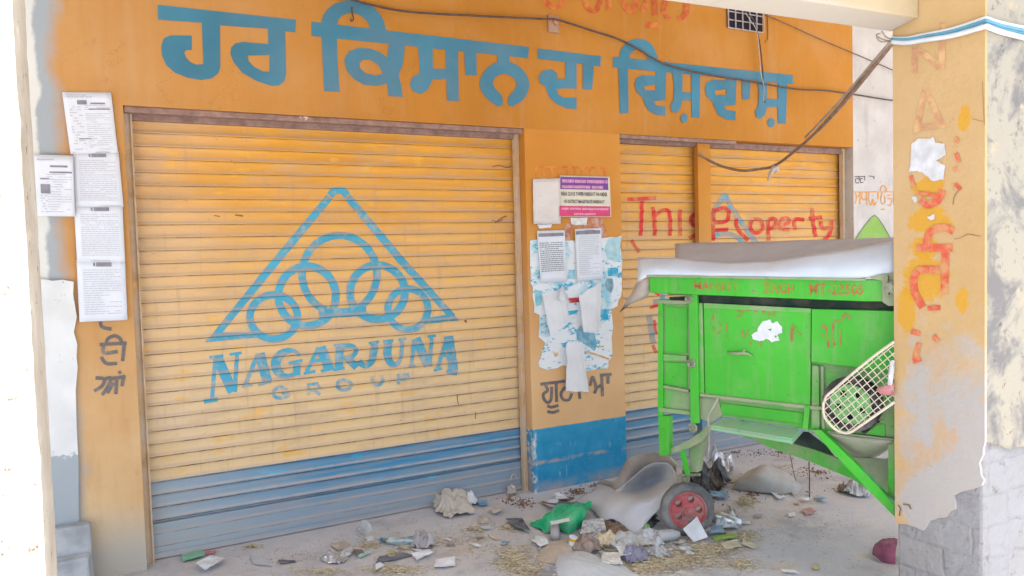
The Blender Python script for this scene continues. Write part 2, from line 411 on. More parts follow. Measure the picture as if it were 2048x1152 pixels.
# head of each opening: dark strips painted as the shadowed gap, with cement chips
hm = simple('chipped_gap_shade', (.27, .17, .14), .8, .3, 22, (.66, .62, .58), .7, 9, lo=.68, hi=.71)
m = MB(); m.box(XL0+.002, XL1-.002, D+.012, D+.055, ZL-.030, ZL-.0005); m.box(XL0+.002, XL1-.002, DS-.047, DS-.012, ZL-.055, ZL-.0015); m.build('head_gap_strip', hm, shL, bevel=.004)
m = MB(); m.box(XR0+.002, XR0+1.02, D+.004, D+.05, ZL-.026, ZL-.0005); m.box(XR0+.002, XR1-.041, DS-.046, DS-.012, ZL-.045, ZL-.0015); m.build('head_gap_strip', hm, shR, bevel=.004)

def drape(p, name, mat, parent):
    """cut paint work at every fold of the slats and lay it on them"""
    me = bpy.data.meshes.new('tmp'); me.from_pydata(p.mb.v, [], p.mb.f); bm = bmesh.new(); bm.from_mesh(me); bpy.data.meshes.remove(me)
    zz = [v[2] for v in p.mb.v]
    for z in knots(min(zz), max(zz))[1:-1]:
        bmesh.ops.bisect_plane(bm, geom=bm.verts[:]+bm.edges[:]+bm.faces[:], dist=1e-6, plane_co=(0, 0, z), plane_no=(0, 0, 1))
    q = MB(); bm.verts.index_update()
    q.add([(v.co.x, v.co.y+prof(v.co.z)+wob(v.co.x, v.co.z)-.0012, v.co.z) for v in bm.verts], [tuple(v.index for v in f.verts) for f in bm.faces]); bm.free()
    return q.build(name, mat, parent)

# ---- big blue headline
A = crop(300, 0, 2.926); B = crop(900, 0, 2.56)
p = Paint(fwall, A)
p.poly([(45, 28), (855, 115), (850, 190), (788, 182), (690, 168), (410, 148), (303, 133), (47, 115)])
p.poly([(245, 208), (120, 206), (80, 225), (65, 275), (70, 325), (95, 380), (145, 425), (220, 455), (300, 468), (360, 460), (400, 430), (412, 390), (411, 330), (410, 146), (303, 131), (308, 260), (312, 375), (270, 378), (235, 362), (210, 335), (200, 305), (215, 293), (245, 292)])
p.poly([(690, 160), (790, 178), (797, 430), (787, 475), (755, 500), (710, 503), (620, 472), (540, 425), (490, 365), (470, 315), (475, 278), (500, 253), (545, 245), (692, 258)], [[(572, 325), (700, 322), (699, 420), (660, 418), (610, 392), (577, 357)]])
p.c = lambda x, y: (x, y)
p.poly([(623, 43.4), (1058, 93.8), (1056.4, 116.4), (623, 71.8)])
p.c = A
p.poly([(1003, 180), (1093, 190), (1097, 340), (1110, 537), (1020, 533), (1010, 350)])
p.rib([(1050, 165, 95), (1056, 110, 92), (1100, 60, 82), (1180, 38, 74), (1258, 60, 82), (1315, 115, 88), (1342, 195, 86)])
p.poly([(1402, 225), (1492, 240), (1490, 300), (1478, 380), (1455, 440), (1470, 500), (1480, 567), (1397, 563), (1385, 480), (1390, 330)])
p.poly([(1400, 345), (1350, 308), (1290, 284), (1220, 280), (1165, 300), (1135, 350), (1150, 410), (1190, 460), (1250, 495), (1320, 503), (1397, 488)], [[(1225, 370), (1245, 350), (1290, 350), (1335, 380), (1365, 430), (1320, 442), (1260, 427), (1230, 400)]])
p.poly([(1565, 250), (1655, 262), (1655, 400), (1735, 405), (1735, 462), (1655, 465), (1640, 500), (1615, 535), (1580, 550), (1540, 535), (1520, 495), (1535, 455), (1565, 435), (1580, 420), (1575, 340)])
p.poly([(1728, 262), (1802, 275), (1808, 592), (1738, 588)])
p.poly([(1838, 275), (1910, 285), (1912, 440), (1845, 440)])
p.c = B
p.poly([(243, 270), (303, 280), (303, 350), (243, 350)])
p.rib([(256, 542, 26), (240, 508, 60), (203, 470, 66), (186, 425, 68), (212, 372, 64), (276, 345, 66), (344, 374, 64), (374, 428, 64), (357, 480, 66), (325, 512, 58), (312, 542, 26)])
p.poly([(450, 248), (773, 288), (770, 340), (450, 300)])
p.poly([(590, 300), (648, 312), (648, 455), (590, 452), (548, 455), (552, 480), (580, 500), (648, 500), (648, 558), (600, 555), (550, 535), (510, 500), (487, 440), (460, 425), (453, 395), (475, 362), (520, 355), (548, 375), (552, 405), (592, 403)])
p.poly([(680, 318), (738, 325), (728, 458), (680, 456)])
p.poly([(835, 290), (1757, 385), (1755, 430), (835, 345)])
p.poly([(862, 330), (912, 340), (915, 578), (870, 580)])
p.rib([(893, 330, 52), (896, 275, 52), (928, 236, 54), (968, 224, 52), (1010, 242, 52), (1035, 290, 50), (1040, 325, 44)])
VV = [(1055, 330), (1108, 340), (1103, 512), (1045, 518), (1055, 540), (1103, 545), (1103, 592), (1055, 588), (1015, 565), (995, 525), (985, 495), (955, 470), (945, 430), (955, 400), (985, 385), (1055, 388)]
VH = [(995, 440), (1055, 432), (1055, 462), (1000, 463)]
for dx, dy in ((0, 0), (360, 24)):
    p.poly([(a+dx, b+dy) for a, b in VV], [[(a+dx, b+dy) for a, b in VH]])
p.poly([(1135, 345), (1190, 352), (1190, 470), (1235, 475), (1235, 512), (1190, 515), (1180, 555), (1160, 578), (1135, 570), (1128, 540), (1145, 510), (1148, 440)])
p.poly([(1235, 358), (1282, 362), (1278, 602), (1238, 602)])
p.poly([(1495, 395), (1540, 400), (1535, 508), (1497, 508)])
p.poly([(1572, 390), (1624, 395), (1624, 505), (1680, 508), (1680, 546), (1624, 548), (1612, 588), (1592, 608), (1570, 602), (1562, 572), (1578, 542), (1582, 470)])
p.poly([(1680, 395), (1728, 400), (1720, 633), (1680, 632)])
for cx, cy in ((1199, 605), (1645, 628)): p.poly([(cx+18*cos(k*pi/8), cy+24*sin(k*pi/8)) for k in range(16)])
p.build('headline_lettering', teal_paint('headline_blue', .35, (.050, .180, .260), (.17, .19, .22), lo=.42, hi=.68, sc=1.8), wall)
# faded red line of writing just under the ceiling
p = Paint(fwall, B)
for r in ([(470, -30), (500, 20), (550, 35), (590, -5)], [(690, -30), (700, 30), (740, 55), (765, 20), (770, -30)], [(815, -30), (812, 55)], [(880, -30), (900, 40), (940, 55), (955, -30)], [(1020, -30), (985, 60)], [(1045, -30), (1050, 80)], [(1120, -30), (1092, 50), (1125, 100)], [(1200, -30), (1210, 60), (1170, 100)]): p.rib(r, 30)
p.rib([(1000, 126), (1075, 132)], 30, smooth=False)
p.build('faded_red_lettering', teal_paint('faded_red', .7, (.42, .085, .025), (.60, .24, .05), lo=.42, hi=.6, sc=14), wall)
# dark grey letters down the street-end strip
p = Paint(fwall, c5)
for r in ([(482, 618), (488, 655), (535, 668)], [(512, 742), (517, 715), (550, 700), (577, 715), (586, 745)], [(478, 742), (608, 735)], [(596, 740), (588, 822)], [(497, 745), (500, 782), (565, 775)], [(485, 800), (510, 832), (562, 832)],
          [(458, 902), (500, 908), (490, 940), (452, 965)], [(500, 908), (532, 903), (520, 940), (490, 985)], [(545, 925), (515, 975)], [(560, 905), (556, 980)], [(540, 905), (602, 895)], [(592, 900), (585, 942)]): p.rib(r, 17)
p.poly([(575+9*cos(k*pi/5), 875+9*sin(k*pi/5)) for k in range(10)])
INK = teal_paint('dark_grey_lettering', .5, (.13, .12, .12), (.40, .31, .24), lo=.50, hi=.70, sc=12)
p.build('grey_lettering', INK, wall)
# pillar writing
c7 = crop(1050, 600, 4.61)
p = Paint(fwall, c7)
for r in ([(140, 777), (370, 748)], [(186, 780), (208, 832), (170, 868), (178, 918), (214, 946), (242, 908), (246, 800)], [(287, 760), (292, 942)], [(205, 975), (245, 988), (310, 970)], [(205, 1028), (260, 1036), (315, 1018)],
          [(372, 800), (332, 862), (352, 915), (405, 918), (432, 860)], [(500, 850), (507, 912)], [(560, 830), (565, 855)], [(600, 792), (622, 710), (648, 770), (655, 820), (640, 862)], [(652, 812), (712, 780)], [(706, 695), (716, 888)], [(690, 694), (800, 685)], [(766, 690), (766, 772)]): p.rib(r, 28)
p.build('black_lettering', INK, pillar)
c5p = crop(1050, 330, 7.68)
p = Paint(fwall, c5p)
for i, x in enumerate(range(170, 1300, 118)): p.rib([(x, 30+8*(i % 2)), (x+8, 165)], 38)
p.rib([(160, 25), (1300, 45)], 30, smooth=False)
p.build('faded_red_lettering', teal_paint('faded_red_b', .8, (.50, .13, .03), (.64, .27, .05), lo=.36, hi=.56, sc=18), pillar)

# ---- left shutter: emblem and lettering
L = crop(380, 340, 2.4)
p = Paint(fshut, L, 0.0)
p.rib([(672, 122, 36), (690, 104, 36), (712, 98, 30), (738, 104, 36), (756, 124, 36)])
p.rib([(670, 130, 36), (362, 500, 38), (118, 800, 34)], smooth=False); p.rib([(758, 130, 36), (1010, 430, 38), (1262, 706, 32)], smooth=False)
p.poly([(70, 828), (118, 775), (150, 780), (330, 778), (330, 805), (240, 812)]); p.poly([(1112, 716), (1200, 700), (1262, 690), (1290, 722), (1112, 742)])
p.ring(718, 500, 180, 186, 36, 112, 428); p.ring(562, 605, 138, 143, 38); p.ring(900, 587, 132, 130, 38)
p.ring(402, 705, 114, 106, 36); p.ring(1046, 668, 96, 98, 34)
p.rib([(618, 690), (735, 684), (846, 678)], 44, smooth=False)
LOGO = teal_paint('shutter_blue', .55, (.07, .32, .45), (.50, .40, .28), True, .52, .62, 10)
drape(p, 'triangle_emblem', LOGO, shL)
p = Paint(fshut, L, 0.0)
def rr(*a):
    for pts, wd in a: p.rib(pts, wd, smooth=False)
rr(([(122, 905), (106, 1098)], 20), ([(66, 1112), (132, 1100)], 22), ([(130, 898), (206, 1066)], 50), ([(226, 884), (216, 1066)], 20), ([(190, 886), (248, 878)], 14), ([(92, 900), (160, 892)], 14))
rr(([(326, 882), (264, 1036)], 20), ([(334, 880), (372, 1018)], 48), ([(290, 968), (352, 956)], 16), ([(250, 1040), (300, 1030)], 14), ([(328, 1030), (388, 1014)], 16))
p.rib([(525, 890, 18), (500, 868, 18), (462, 870, 30), (425, 895, 44), (412, 935, 48), (428, 975, 40), (470, 990, 22), (524, 968, 18)]); rr(([(510, 915), (514, 985)], 34), ([(474, 928), (540, 914)], 14))
rr(([(616, 852), (560, 968)], 18), ([(626, 850), (668, 955)], 48), ([(585, 918), (645, 908)], 14), ([(545, 976), (602, 966)], 13), ([(628, 966), (692, 950)], 15))
rr(([(718, 846), (714, 952)], 38), ([(690, 842), (740, 838)], 13), ([(688, 960), (742, 950)], 13)); p.rib([(738, 843), (780, 846), (796, 872), (772, 897), (735, 902)], 22); rr(([(752, 900), (800, 948)], 34))
p.rib([(886, 826, 34), (880, 880, 34), (868, 922, 32), (838, 940, 24), (808, 918, 34)]); rr(([(858, 832), (908, 824)], 13))
p.rib([(950, 822, 38), (948, 895, 38), (968, 930, 30), (998, 928, 20), (1014, 880, 18), (1018, 816, 18)]); rr(([(926, 824), (976, 818)], 13), ([(1000, 815), (1038, 810)], 13))
rr(([(1076, 815), (1062, 938)], 17), ([(1084, 808), (1142, 940)], 44), ([(1160, 800), (1150, 942)], 17), ([(1046, 944), (1080, 938)], 13), ([(1140, 800), (1180, 795)], 13))
rr(([(1236, 800), (1186, 955)], 18), ([(1240, 798), (1264, 962)], 46), ([(1210, 892), (1256, 884)], 14), ([(1170, 962), (1208, 952)], 13), ([(1230, 968), (1280, 976)], 20))
drape(p, 'serif_lettering', LOGO, shL)
p = Paint(fshut, L, 0.0)
p.rib([(468, 1050), (430, 1042), (402, 1062), (405, 1088), (440, 1096), (470, 1086), (470, 1070), (440, 1072)], 17)
p.rib([(570, 1082), (568, 1030), (612, 1026), (622, 1042), (600, 1056), (572, 1058)], 17, smooth=False); rr(([(598, 1056), (624, 1078)], 16))
p.ring(740, 1032, 34, 24, 17); p.rib([(876, 990), (876, 1020), (898, 1032), (922, 1018), (922, 984)], 17); p.rib([(1000, 1030), (1000, 985), (1046, 982), (1050, 1000), (1004, 1008)], 17, smooth=False)
drape(p, 'small_lettering', teal_paint('worn_shutter_blue', .8, (.10, .32, .43), (.58, .45, .28), True, .44, .58, 12), shL)
SCR = simple('scratch_brown', (.20, .12, .07), .9)
for pts, wd in (([(985, 333), (1000, 331), (1012, 335), (1022, 333)], 2.2), ([(990, 446), (1000, 438), (1008, 434), (1014, 432)], 2.6), ([(984, 441), (996, 443), (1006, 439)], 2), ([(428, 431), (440, 433)], 2), ([(470, 430), (486, 432)], 3), ([(930, 640), (933, 645)], 4), ([(914, 790), (916, 808)], 1.8), ([(950, 824), (951, 838)], 1.6)):
    p = Paint(fshut, lambda x, y: (x, y), .0006); p.rib(pts, wd); drape(p, 'scratch', SCR, shL)
# ---- right shutter: ghost emblem and sprayed red words
G = crop(1220, 260, 3.84)
p = Paint(fshut, G, 0.0)
p.rib([(838, 560, 40), (875, 505, 44), (915, 560, 40)]); p.rib([(835, 560), (680, 850), (520, 1160)], 40, smooth=False); p.rib([(915, 570), (1100, 840), (1330, 1160)], 40, smooth=False)
p.ring(880, 1010, 190, 215, 36); p.ring(560, 1250, 160, 160, 36); p.rib([(330, 1320), (700, 1300)], 40, smooth=False); p.rib([(300, 1420), (330, 1640)], 46); p.rib([(420, 1420), (430, 1620)], 40)
drape(p, 'triangle_emblem', teal_paint('ghost_blue', .75, (.09, .30, .38), (.48, .30, .16), True, .42, .56, 9), shR)
p = Paint(fshut, G, 0.0); p.o = -.0004*-1
S = 30
for r in ([(133, 532), (240, 528), (357, 520)], [(244, 545), (242, 690), (236, 812)], [(330, 590), (342, 700), (346, 812)], [(346, 660), (395, 622), (445, 618), (462, 670), (462, 812)], [(537, 610), (538, 812)], [(695, 622), (640, 655), (618, 700), (650, 735), (700, 740), (680, 790), (605, 832)],
          [(800, 600), (792, 700), (790, 850)], [(815, 612), (880, 600), (912, 640), (890, 700), (800, 712)], [(790, 772), (905, 764)], [(965, 680), (980, 760), (1060, 850)], [(1090, 690), (1075, 750), (1110, 790), (1165, 770), (1160, 700), (1100, 682)], [(1212, 690), (1218, 850)], [(1215, 690), (1262, 682), (1268, 735), (1215, 765)],
          [(1310, 730), (1372, 712), (1360, 678), (1315, 690), (1305, 755), (1380, 765)], [(1420, 770), (1420, 690), (1490, 690)], [(1552, 600), (1562, 720), (1580, 820)], [(1525, 682), (1628, 670)], [(1620, 700), (1632, 755), (1690, 745)], [(1700, 690), (1690, 790), (1640, 850)]): p.rib(r, S)
p.o = .0022; drape(p, 'red_graffiti', teal_paint('sprayed_red', .85, (.56, .045, .04), (.58, .29, .12), lo=.47, hi=.66, sc=9), shR)
p = Paint(fshut, lambda x, y: (x, y), 0.0)
for r in ([(1300, 575), (1318, 590)], [(1308, 640), (1311, 668)], [(1306, 690), (1312, 706)], [(1262, 480), (1278, 505)], [(1300, 615), (1316, 610)]): p.rib(r, 7)
drape(p, 'red_graffiti', _mc['sprayed_red'], shR)
# ---- whitewashed wall writing
Wc = crop(1680, 320, 6.4)
p = Paint(fwall, Wc)
for r in ([(188, 212), (325, 210)], [(200, 240), (205, 290), (245, 292)], [(205, 232), (235, 240)], [(262, 240), (262, 286), (300, 286)], [(262, 232), (290, 240)], [(245, 214), (246, 262)], [(316, 212), (316, 262)], [(370, 205), (440, 212)], [(435, 215), (436, 240)]): p.rib(r, 12)
p.build('small_black_lettering', INK, side)
p = Paint(fwall, Wc)
for r in ([(180, 410), (715, 405)], [(200, 420), (212, 490), (195, 560)], [(215, 480), (250, 450)], [(255, 415), (258, 570)], [(282, 420), (285, 500), (335, 500)], [(340, 415), (345, 575)], [(375, 420), (372, 520), (400, 575), (420, 500), (440, 575), (470, 540)], [(490, 410), (492, 500)], [(522, 410), (530, 350), (560, 330), (592, 360), (596, 410)],
          [(545, 415), (525, 500), (545, 560), (580, 540), (572, 460)], [(525, 630), (575, 630)], [(610, 450), (660, 445)], [(610, 500), (660, 495), (650, 580), (612, 575)], [(690, 410), (690, 560)]): p.rib(r, 15)
p.build('orange_lettering', teal_paint('orange_letters', .4, (.66, .29, .06), (.5, .44, .38), sc=20), side)
p = Paint(fwall, Wc, .0015)
leaf = [(205, 1000), (300, 860), (400, 735), (445, 705), (490, 745), (560, 850), (640, 990), (690, 1150), (660, 1320), (560, 1440), (420, 1500), (280, 1440), (180, 1310), (160, 1150)]
p.poly(leaf); p.build('green_leaf_painting', teal_paint('leaf_green', .3, (.22, .38, .08), (.36, .46, .2), sc=8), side)
p = Paint(fwall, Wc, .0025); p.rib(leaf+leaf[:1], 11, smooth=False); p.build('leaf_outline', INK, side)
# ---- ventilator grille
a, b = onY(1453, 12, D), onY(1524, 66, D); x0, x1, z0, z1 = a[0], b[0], b[2], a[2]+.02
vent = MB(); vent.box(x0, x1, D-.004, D-.001, z0, z1); v = vent.build('ventilator', simple('vent_shade', (.018, .014, .02), .95), wall)  # dark panel painted as the shade inside the opening
m = MB(); t = .006
for i in range(6): xx = x0+(x1-x0)*i/5; m.box(xx-t/2, xx+t/2, D-.020, D-.012, z0, z1)
for i in range(4): zz = z0+(z1-z0)*i/3; m.box(x0, x1, D-.0118, D-.006, zz-t/2, zz+t/2)
m.build('grille', simple('grille_steel', (.42, .38, .40), .6, .2, 30), v)
m = MB()
P = [onY(*q, D-.004) for q in ((1535, 22), (1536, 78), (1530, 84))]; m.tube(P, .004, 5); m.build('frame_edge', simple('brown_batten', (.33, .15, .04)), v)

# ================================================================ verandah
conc = simple('cream_distemper', (.60, .50, .34), .9, .1, 5, (.47, .43, .36), .5, 3)
roof = thing('verandah_roof', (2, 2.5, 2.3), 'cream concrete beam and roof slab of the verandah over the shop front, with an added overhang for shade', 'roof')
dB = np.array([.9987, -.05, 0]); q0 = np.array([2.698, 0, 0])
sec = [(1.941, 2.317), (1.827, 2.340), (1.815, 3.15), (1.941, 3.15)]  # unseen upper part made taller to darken the wall top
m = MB(); m.prism([np.array([2.698, y, z]) for y, z in sec], -dB*6.6)
def beam_mat():
    M = Mat('beam_distemper', .9, .15); x, y, z = M.xyz(); ng = M.n('ShaderNodeNewGeometry')
    col = M.mix(M.rng(M.noise(3, 5), .35, .65), (.46, .375, .23), (.52, .43, .275))
    col = M.mix(M.math('MULTIPLY', M.rng(y, 1.83, 1.86), M.rng(z, 2.36, 2.35)), col, (.46, .42, .36))
    col = M.mix(M.rng(M.noise(10, 6, .7), .58, .7, 0, .5), col, (.40, .34, .27))
    M.bump(M.noise(30, 5), .25, .006); return M.base(col)
m.build('beam', beam_mat(), roof, bevel=.006)
m = MB(); m.box(-4, 8, 1.50, 4.29, 3.90, 4.05); m.box(-.02, 8, .12, 1.499, 3.901, 4.051); m.build('slab', simple('slab_whitewash', (.62, .55, .45), .9, .1, 5), roof)  # forward overhang added out of view to keep sun off the right post

PX, PY0, PY1 = 2.70, 1.583, 1.936
YEL = (((1928, 237), .020, .042), ((1855, 372), .060, .040), ((1858, 440), .075, .050), ((1850, 495), .060, .040), ((1845, 560), .085, .085), ((1812, 620), .035, .10), ((1925, 600), .02, .05))
def post_side_mat():
    M = Mat('ochre_post_paint', .85, .15); x, y, z = M.xyz()
    a = M.noise(3.2, 5, .6); b = M.noise(9, 6, .65)
    col = M.mix(M.rng(a, .35, .65), (.52, .355, .165), (.57, .40, .21))
    edge = M.math('MULTIPLY', M.rng(y, 1.74, 1.94), .5)
    f = M.math('ADD', M.rng(z, 1.40, .85, 0, .75), M.math('MULTIPLY', M.math('SUBTRACT', b, .5), 1.5))
    f = M.math('SUBTRACT', f, M.math('MULTIPLY', M.rng(y, 1.83, 1.93), .45))
    col = M.mix(M.rng(f, .25, .62, 0, .9), col, (.42, .42, .42))
    col = M.mix(M.math('MULTIPLY', M.rng(M.noise(5, 5, .6), .54, .62), M.rng(z, 1.25, .9)), col, (.50, .37, .25))
    w1 = M.math('MULTIPLY', M.math('SUBTRACT', M.noise(13, 7, .75), .5), 5.0)
    for (cx, cy), ry, rz in YEL:
        c = onX(cx, cy, PX)
        e = M.math('ADD', M.math('ADD', M.math('POWER', M.math('DIVIDE', M.math('SUBTRACT', y, float(c[1])), ry), 2.0), M.math('POWER', M.math('DIVIDE', M.math('SUBTRACT', z, float(c[2])), rz), 2.0)), w1)
        col = M.mix(M.rng(e, 1.25, .85, 0, .85), col, (.62, .33, .03))
    col = M.mix(M.rng(M.noise(40, 6, .7), .64, .69, 0, .55), col, (.32, .25, .2))
    M.bump(M.math('ADD', b, M.noise(40, 4)), .35, .006); return M.base(col)
def post_front_mat():
    M = Mat('dappled_peeling_whitewash', .9, .15); x, y, z = M.xyz()
    a = M.noise(4.5, 6, .65, dist=.6); b = M.noise(14, 6, .7)
    col = M.mix(M.rng(a, .40, .52), (.19, .185, .18), (.36, .335, .27))
    col = M.mix(M.rng(b, .57, .62, 0, .8), col, (.20, .19, .175))
    col = M.mix(M.rng(M.noise(7, 5, .6), .60, .66), col, (.44, .38, .27))  # warm patches put dappled sun into the cream colour
    col = M.mix(M.rng(M.noise(22, 7, .78), .60, .66, 0, .9), col, (.12, .10, .085))
    M.bump(M.math('ADD', a, M.math('MULTIPLY', b, .6)), .5, .012); return M.base(col)
def core_mat():
    M = Mat('bare_brickwork', .95, .1); x, y, z = M.xyz()
    k = M.n('ShaderNodeCombineXYZ'); M.put(k.inputs[0], M.math('ADD', x, y)); M.put(k.inputs[1], z)
    br = M.n('ShaderNodeTexBrick'); vm = M.n('ShaderNodeVectorMath', operation='ADD'); M.put(vm.inputs[0], k.outputs[0]); nz = M.n('ShaderNodeTexNoise'); M.put(nz.inputs['Vector'], M.pos()); nz.inputs['Scale'].default_value = 7; vs_ = M.n('ShaderNodeVectorMath', operation='SCALE'); M.put(vs_.inputs[0], nz.outputs['Color']); vs_.inputs['Scale'].default_value = .05; M.put(vm.inputs[1], vs_.outputs[0]); M.put(br.inputs['Vector'], vm.outputs[0])
    br.inputs['Scale'].default_value = 1; br.inputs['Brick Width'].default_value = .23; br.inputs['Row Height'].default_value = .12; br.inputs['Mortar Size'].default_value = .010; br.inputs['Mortar Smooth'].default_value = 1.0
    br.inputs['Color1'].default_value = (.28, .285, .29, 1); br.inputs['Color2'].default_value = (.33, .32, .31, 1); br.inputs['Mortar'].default_value = (.25, .25, .255, 1)
    col = M.mix(M.rng(M.noise(6, 6, .7), .38, .55, 0, .9), br.outputs[0], (.31, .315, .325))
    col = M.mix(M.rng(M.noise(3.0, 6, .7), .50, .70, 0, .7), col, (.22, .215, .22))
    col = M.mix(M.rng(M.noise(17, 6, .75), .58, .66, 0, .8), col, (.17, .165, .16))
    hair = M.math('ABSOLUTE', M.math('SUBTRACT', M.noise(4.5, 7, .65), .5)); col = M.mix(M.rng(hair, .004, .001, 0, .35), col, (.14, .135, .13))
    h = M.math('ADD', M.math('MULTIPLY', br.outputs['Fac'], -.16), M.math('ADD', M.noise(9, 6), M.math('MULTIPLY', M.noise(40, 5), .4)))
    M.bump(h, .8, .02); return M.base(col)
postR = thing('concrete_post', (PX+.18, 1.76, 0), 'ochre and grey plastered post with peeling paint in front of the green machine', 'post')
m = MB(); m.box(PX+.0135, PX+.37, PY0+.0135, PY1, 0, 3.9); m.build('brick_core', core_mat(), postR, bevel=.012)
pb = crop(1740, 760, 2.94)
bl = [(150, 850), (205, 846), (260, 862), (310, 885), (330, 862), (345, 832), (400, 812), (440, 808), (470, 772), (500, 762), (497, 715), (488, 682), (520, 664), (560, 652), (610, 640), (655, 622), (668, 590), (650, 560), (648, 520), (640, 490), (662, 440), (664, 400), (672, 368)]
bl = [onX(*pb(a, b), PX) for a, b in bl]
bl = [np.array([PX, min(max(p[1], PY0), PY1), p[2]]) for p in bl]; bl[0][1] = PY1; bl[-1][1] = PY0
m = MB(); m.prism(bl+[np.array([PX, PY0, 3.9]), np.array([PX, PY1, 3.9])], (.013, 0, 0)); skin = m.build('side_plaster', post_side_mat(), postR)
fl = [onY(*pb(a, b), PY0) for a, b in ((675, 372), (720, 378), (780, 388), (800, 402), (835, 408), (860, 395), (905, 390), (960, 430))]; fl[0][0] = PX+.0132; fl[-1][0] = PX+.371; fl[0][2] = bl[-1][2]
m = MB(); m.prism(fl+[np.array([PX+.371, PY0, 3.9]), np.array([PX+.0132, PY0, 3.9])], (0, .013, 0)); m.build('front_plaster', post_front_mat(), postR)
fpost = lambda x, y, o: onX(x, y, PX-o)
P4 = crop(1500, 0, 2.88); P5 = crop(1760, 380, 2.743)
p = Paint(fpost, P4)
for r in ([(950, 275), (948, 440)], [(955, 280), (1030, 330), (1095, 395)], [(1108, 130), (1104, 400)], [(958, 765), (985, 620), (1012, 520)], [(1012, 515), (1060, 620), (1115, 735)], [(965, 740), (1040, 728), (1100, 712)]): p.rib(r, 36)
p.build('faded_lettering', teal_paint('faded_brown', .75, (.50, .27, .15), (.68, .46, .22), lo=.42, hi=.60, sc=16), skin)
p = Paint(fpost, P5, .003)
for r in ([(258, 312), (262, 255), (295, 218), (350, 205), (405, 226)], [(200, 318), (398, 318)], [(358, 330), (356, 450), (352, 570)], [(332, 440), (225, 438), (188, 480), (190, 560), (235, 645)], [(222, 50), (258, 80), (318, 55), (345, 0)]): p.rib(r, 42)
for r in ([(170, 775), (222, 790)], [(215, 840), (190, 930)], [(180, 940), (225, 925)], [(290, 800), (320, 830)], [(260, 650), (330, 645)]): p.rib(r, 28)
p.c = P4
for r in ([(1180, 790), (1200, 820)], [(1185, 880), (1205, 935)], [(1180, 960), (1185, 985)], [(1180, 1060), (1215, 1090)], [(925, 1010), (945, 1080)], [(960, 1110), (1090, 1130)]): p.rib(r, 22)
p.build('red_lettering', teal_paint('post_red', .85, (.58, .10, .06), (.60, .34, .15), lo=.43, hi=.60, sc=17), skin)
op = simple('old_paper', (.60, .63, .67), .9, .15, 20, (.50, .48, .42), .5, 14)
p = Paint(fpost, P4, .004)
p.poly(torn([(930, 830), (970, 795), (1030, 800), (1055, 788), (1066, 820), (1120, 825), (1125, 895), (1075, 925), (1122, 955), (1112, 1035), (1050, 1045), (1000, 1000), (965, 985), (918, 990)], 3, 9, 4)); p.build('torn_paper_remnant', op, skin)
for pts in ([(172, 40), (195, 38), (207, 58), (190, 70)], [(260, 150), (300, 130), (298, 160), (275, 168)]):
    p = Paint(fpost, P5, .004); p.poly(torn(pts, 8, 5, 4)); p.build('torn_paper_remnant', op, skin)
ck = simple('crack_brown', (.22, .13, .08))
for cv, pts, wd in ((P5, [(408, 270), (440, 262), (480, 240), (520, 248), (552, 255)], 3.0), (P5, [(400, 80), (405, 40), (430, 0)], 4), (P4, [(1338, 470), (1342, 560), (1350, 720)], 2.5), (P4, [(1280, 685), (1350, 700)], 2.2), (pb, [(165, 735), (180, 760), (170, 800)], 8), (pb, [(195, 730), (230, 735), (240, 760)], 9)):
    p = Paint(fpost, cv, .0042); p.rib(torn(pts, 4, 2.5, 3)[:-2], wd, smooth=False); p.build('plaster_crack', ck, skin)

postL = thing('concrete_post', (-.35, 1.7, 0), 'sunlit white post filling the left edge of the view', 'post')
lx = -.149
m = MB(); ys = np.linspace(1.836, 1.583, 4); zs = np.linspace(0, 3.9, 130)
def ex(z, k): return .004*noise.noise(Vector((z*5, k, 0)))+.004*noise.noise(Vector((z*23, k, 3)))
rows = [[(-.55, 1.836, z), (lx-.004+ex(z, 1)*.4, 1.836, z), (lx+ex(z, 2)*.3, 1.76, z), (lx+ex(z, 3)*.4, 1.65, z), (lx-.002+ex(z, 4)*.6, 1.592, z), (lx-.012+ex(z, 4)*.7, 1.583, z), (-.55, 1.583, z)] for z in zs]
m.grid([r+[r[0]] for r in rows])
def postL_mat():
    M = Mat('bleached_whitewash', .9, .15)
    col = M.mix(M.rng(M.noise(6, 5), .35, .65), (.44, .39, .32), (.56, .52, .45))
    col = M.mix(M.rng(M.noise(20, 6, .75), .61, .65, 0, .95), col, (.16, .11, .07))
    M.bump(M.noise(25, 6), .4, .01); return M.base(col)
m.build('shaft', postL_mat(), postL)

# ================================================================ threshing machine
GREEN = (.045, .43, .022); GD = (.33, .36, .24)
def green_mat(name, damt, lo=.45, hi=.65, c=GREEN):
    M = Mat(name, .45, .4); x, y, z = M.xyz()
    col = M.mix(M.rng(M.noise(3, 4), .3, .7), tuple(np.array(c)*.9), tuple(np.array(c)*1.12))
    f = M.rng(M.noise(5, 6, .65), lo, hi, 0, damt)
    col = M.mix(f, col, GD)
    col = M.mix(M.rng(M.noise(1, 5, .65, M.map((16, 16, 2))), .52, .72, 0, .42), col, (.26, .33, .17))
    col = M.mix(M.rng(M.noise(19, 7, .75), .60, .66, 0, .55), col, (.05, .22, .03))
    col = M.mix(M.rng(M.noise(24, 7, .75), .675, .70, 0, .9), col, (.15, .075, .04))
    col = M.mix(M.rng(M.noise(45, 6, .7), .67, .71, 0, .9), col, (.10, .10, .06))
    M.put(M.b.inputs['Roughness'], M.math('ADD', .38, M.math('MULTIPLY', f, .6)))
    M.bump(M.math('ADD', M.noise(5, 3), M.math('MULTIPLY', M.noise(40, 4), .06)), .35, .012); return M.base(col)
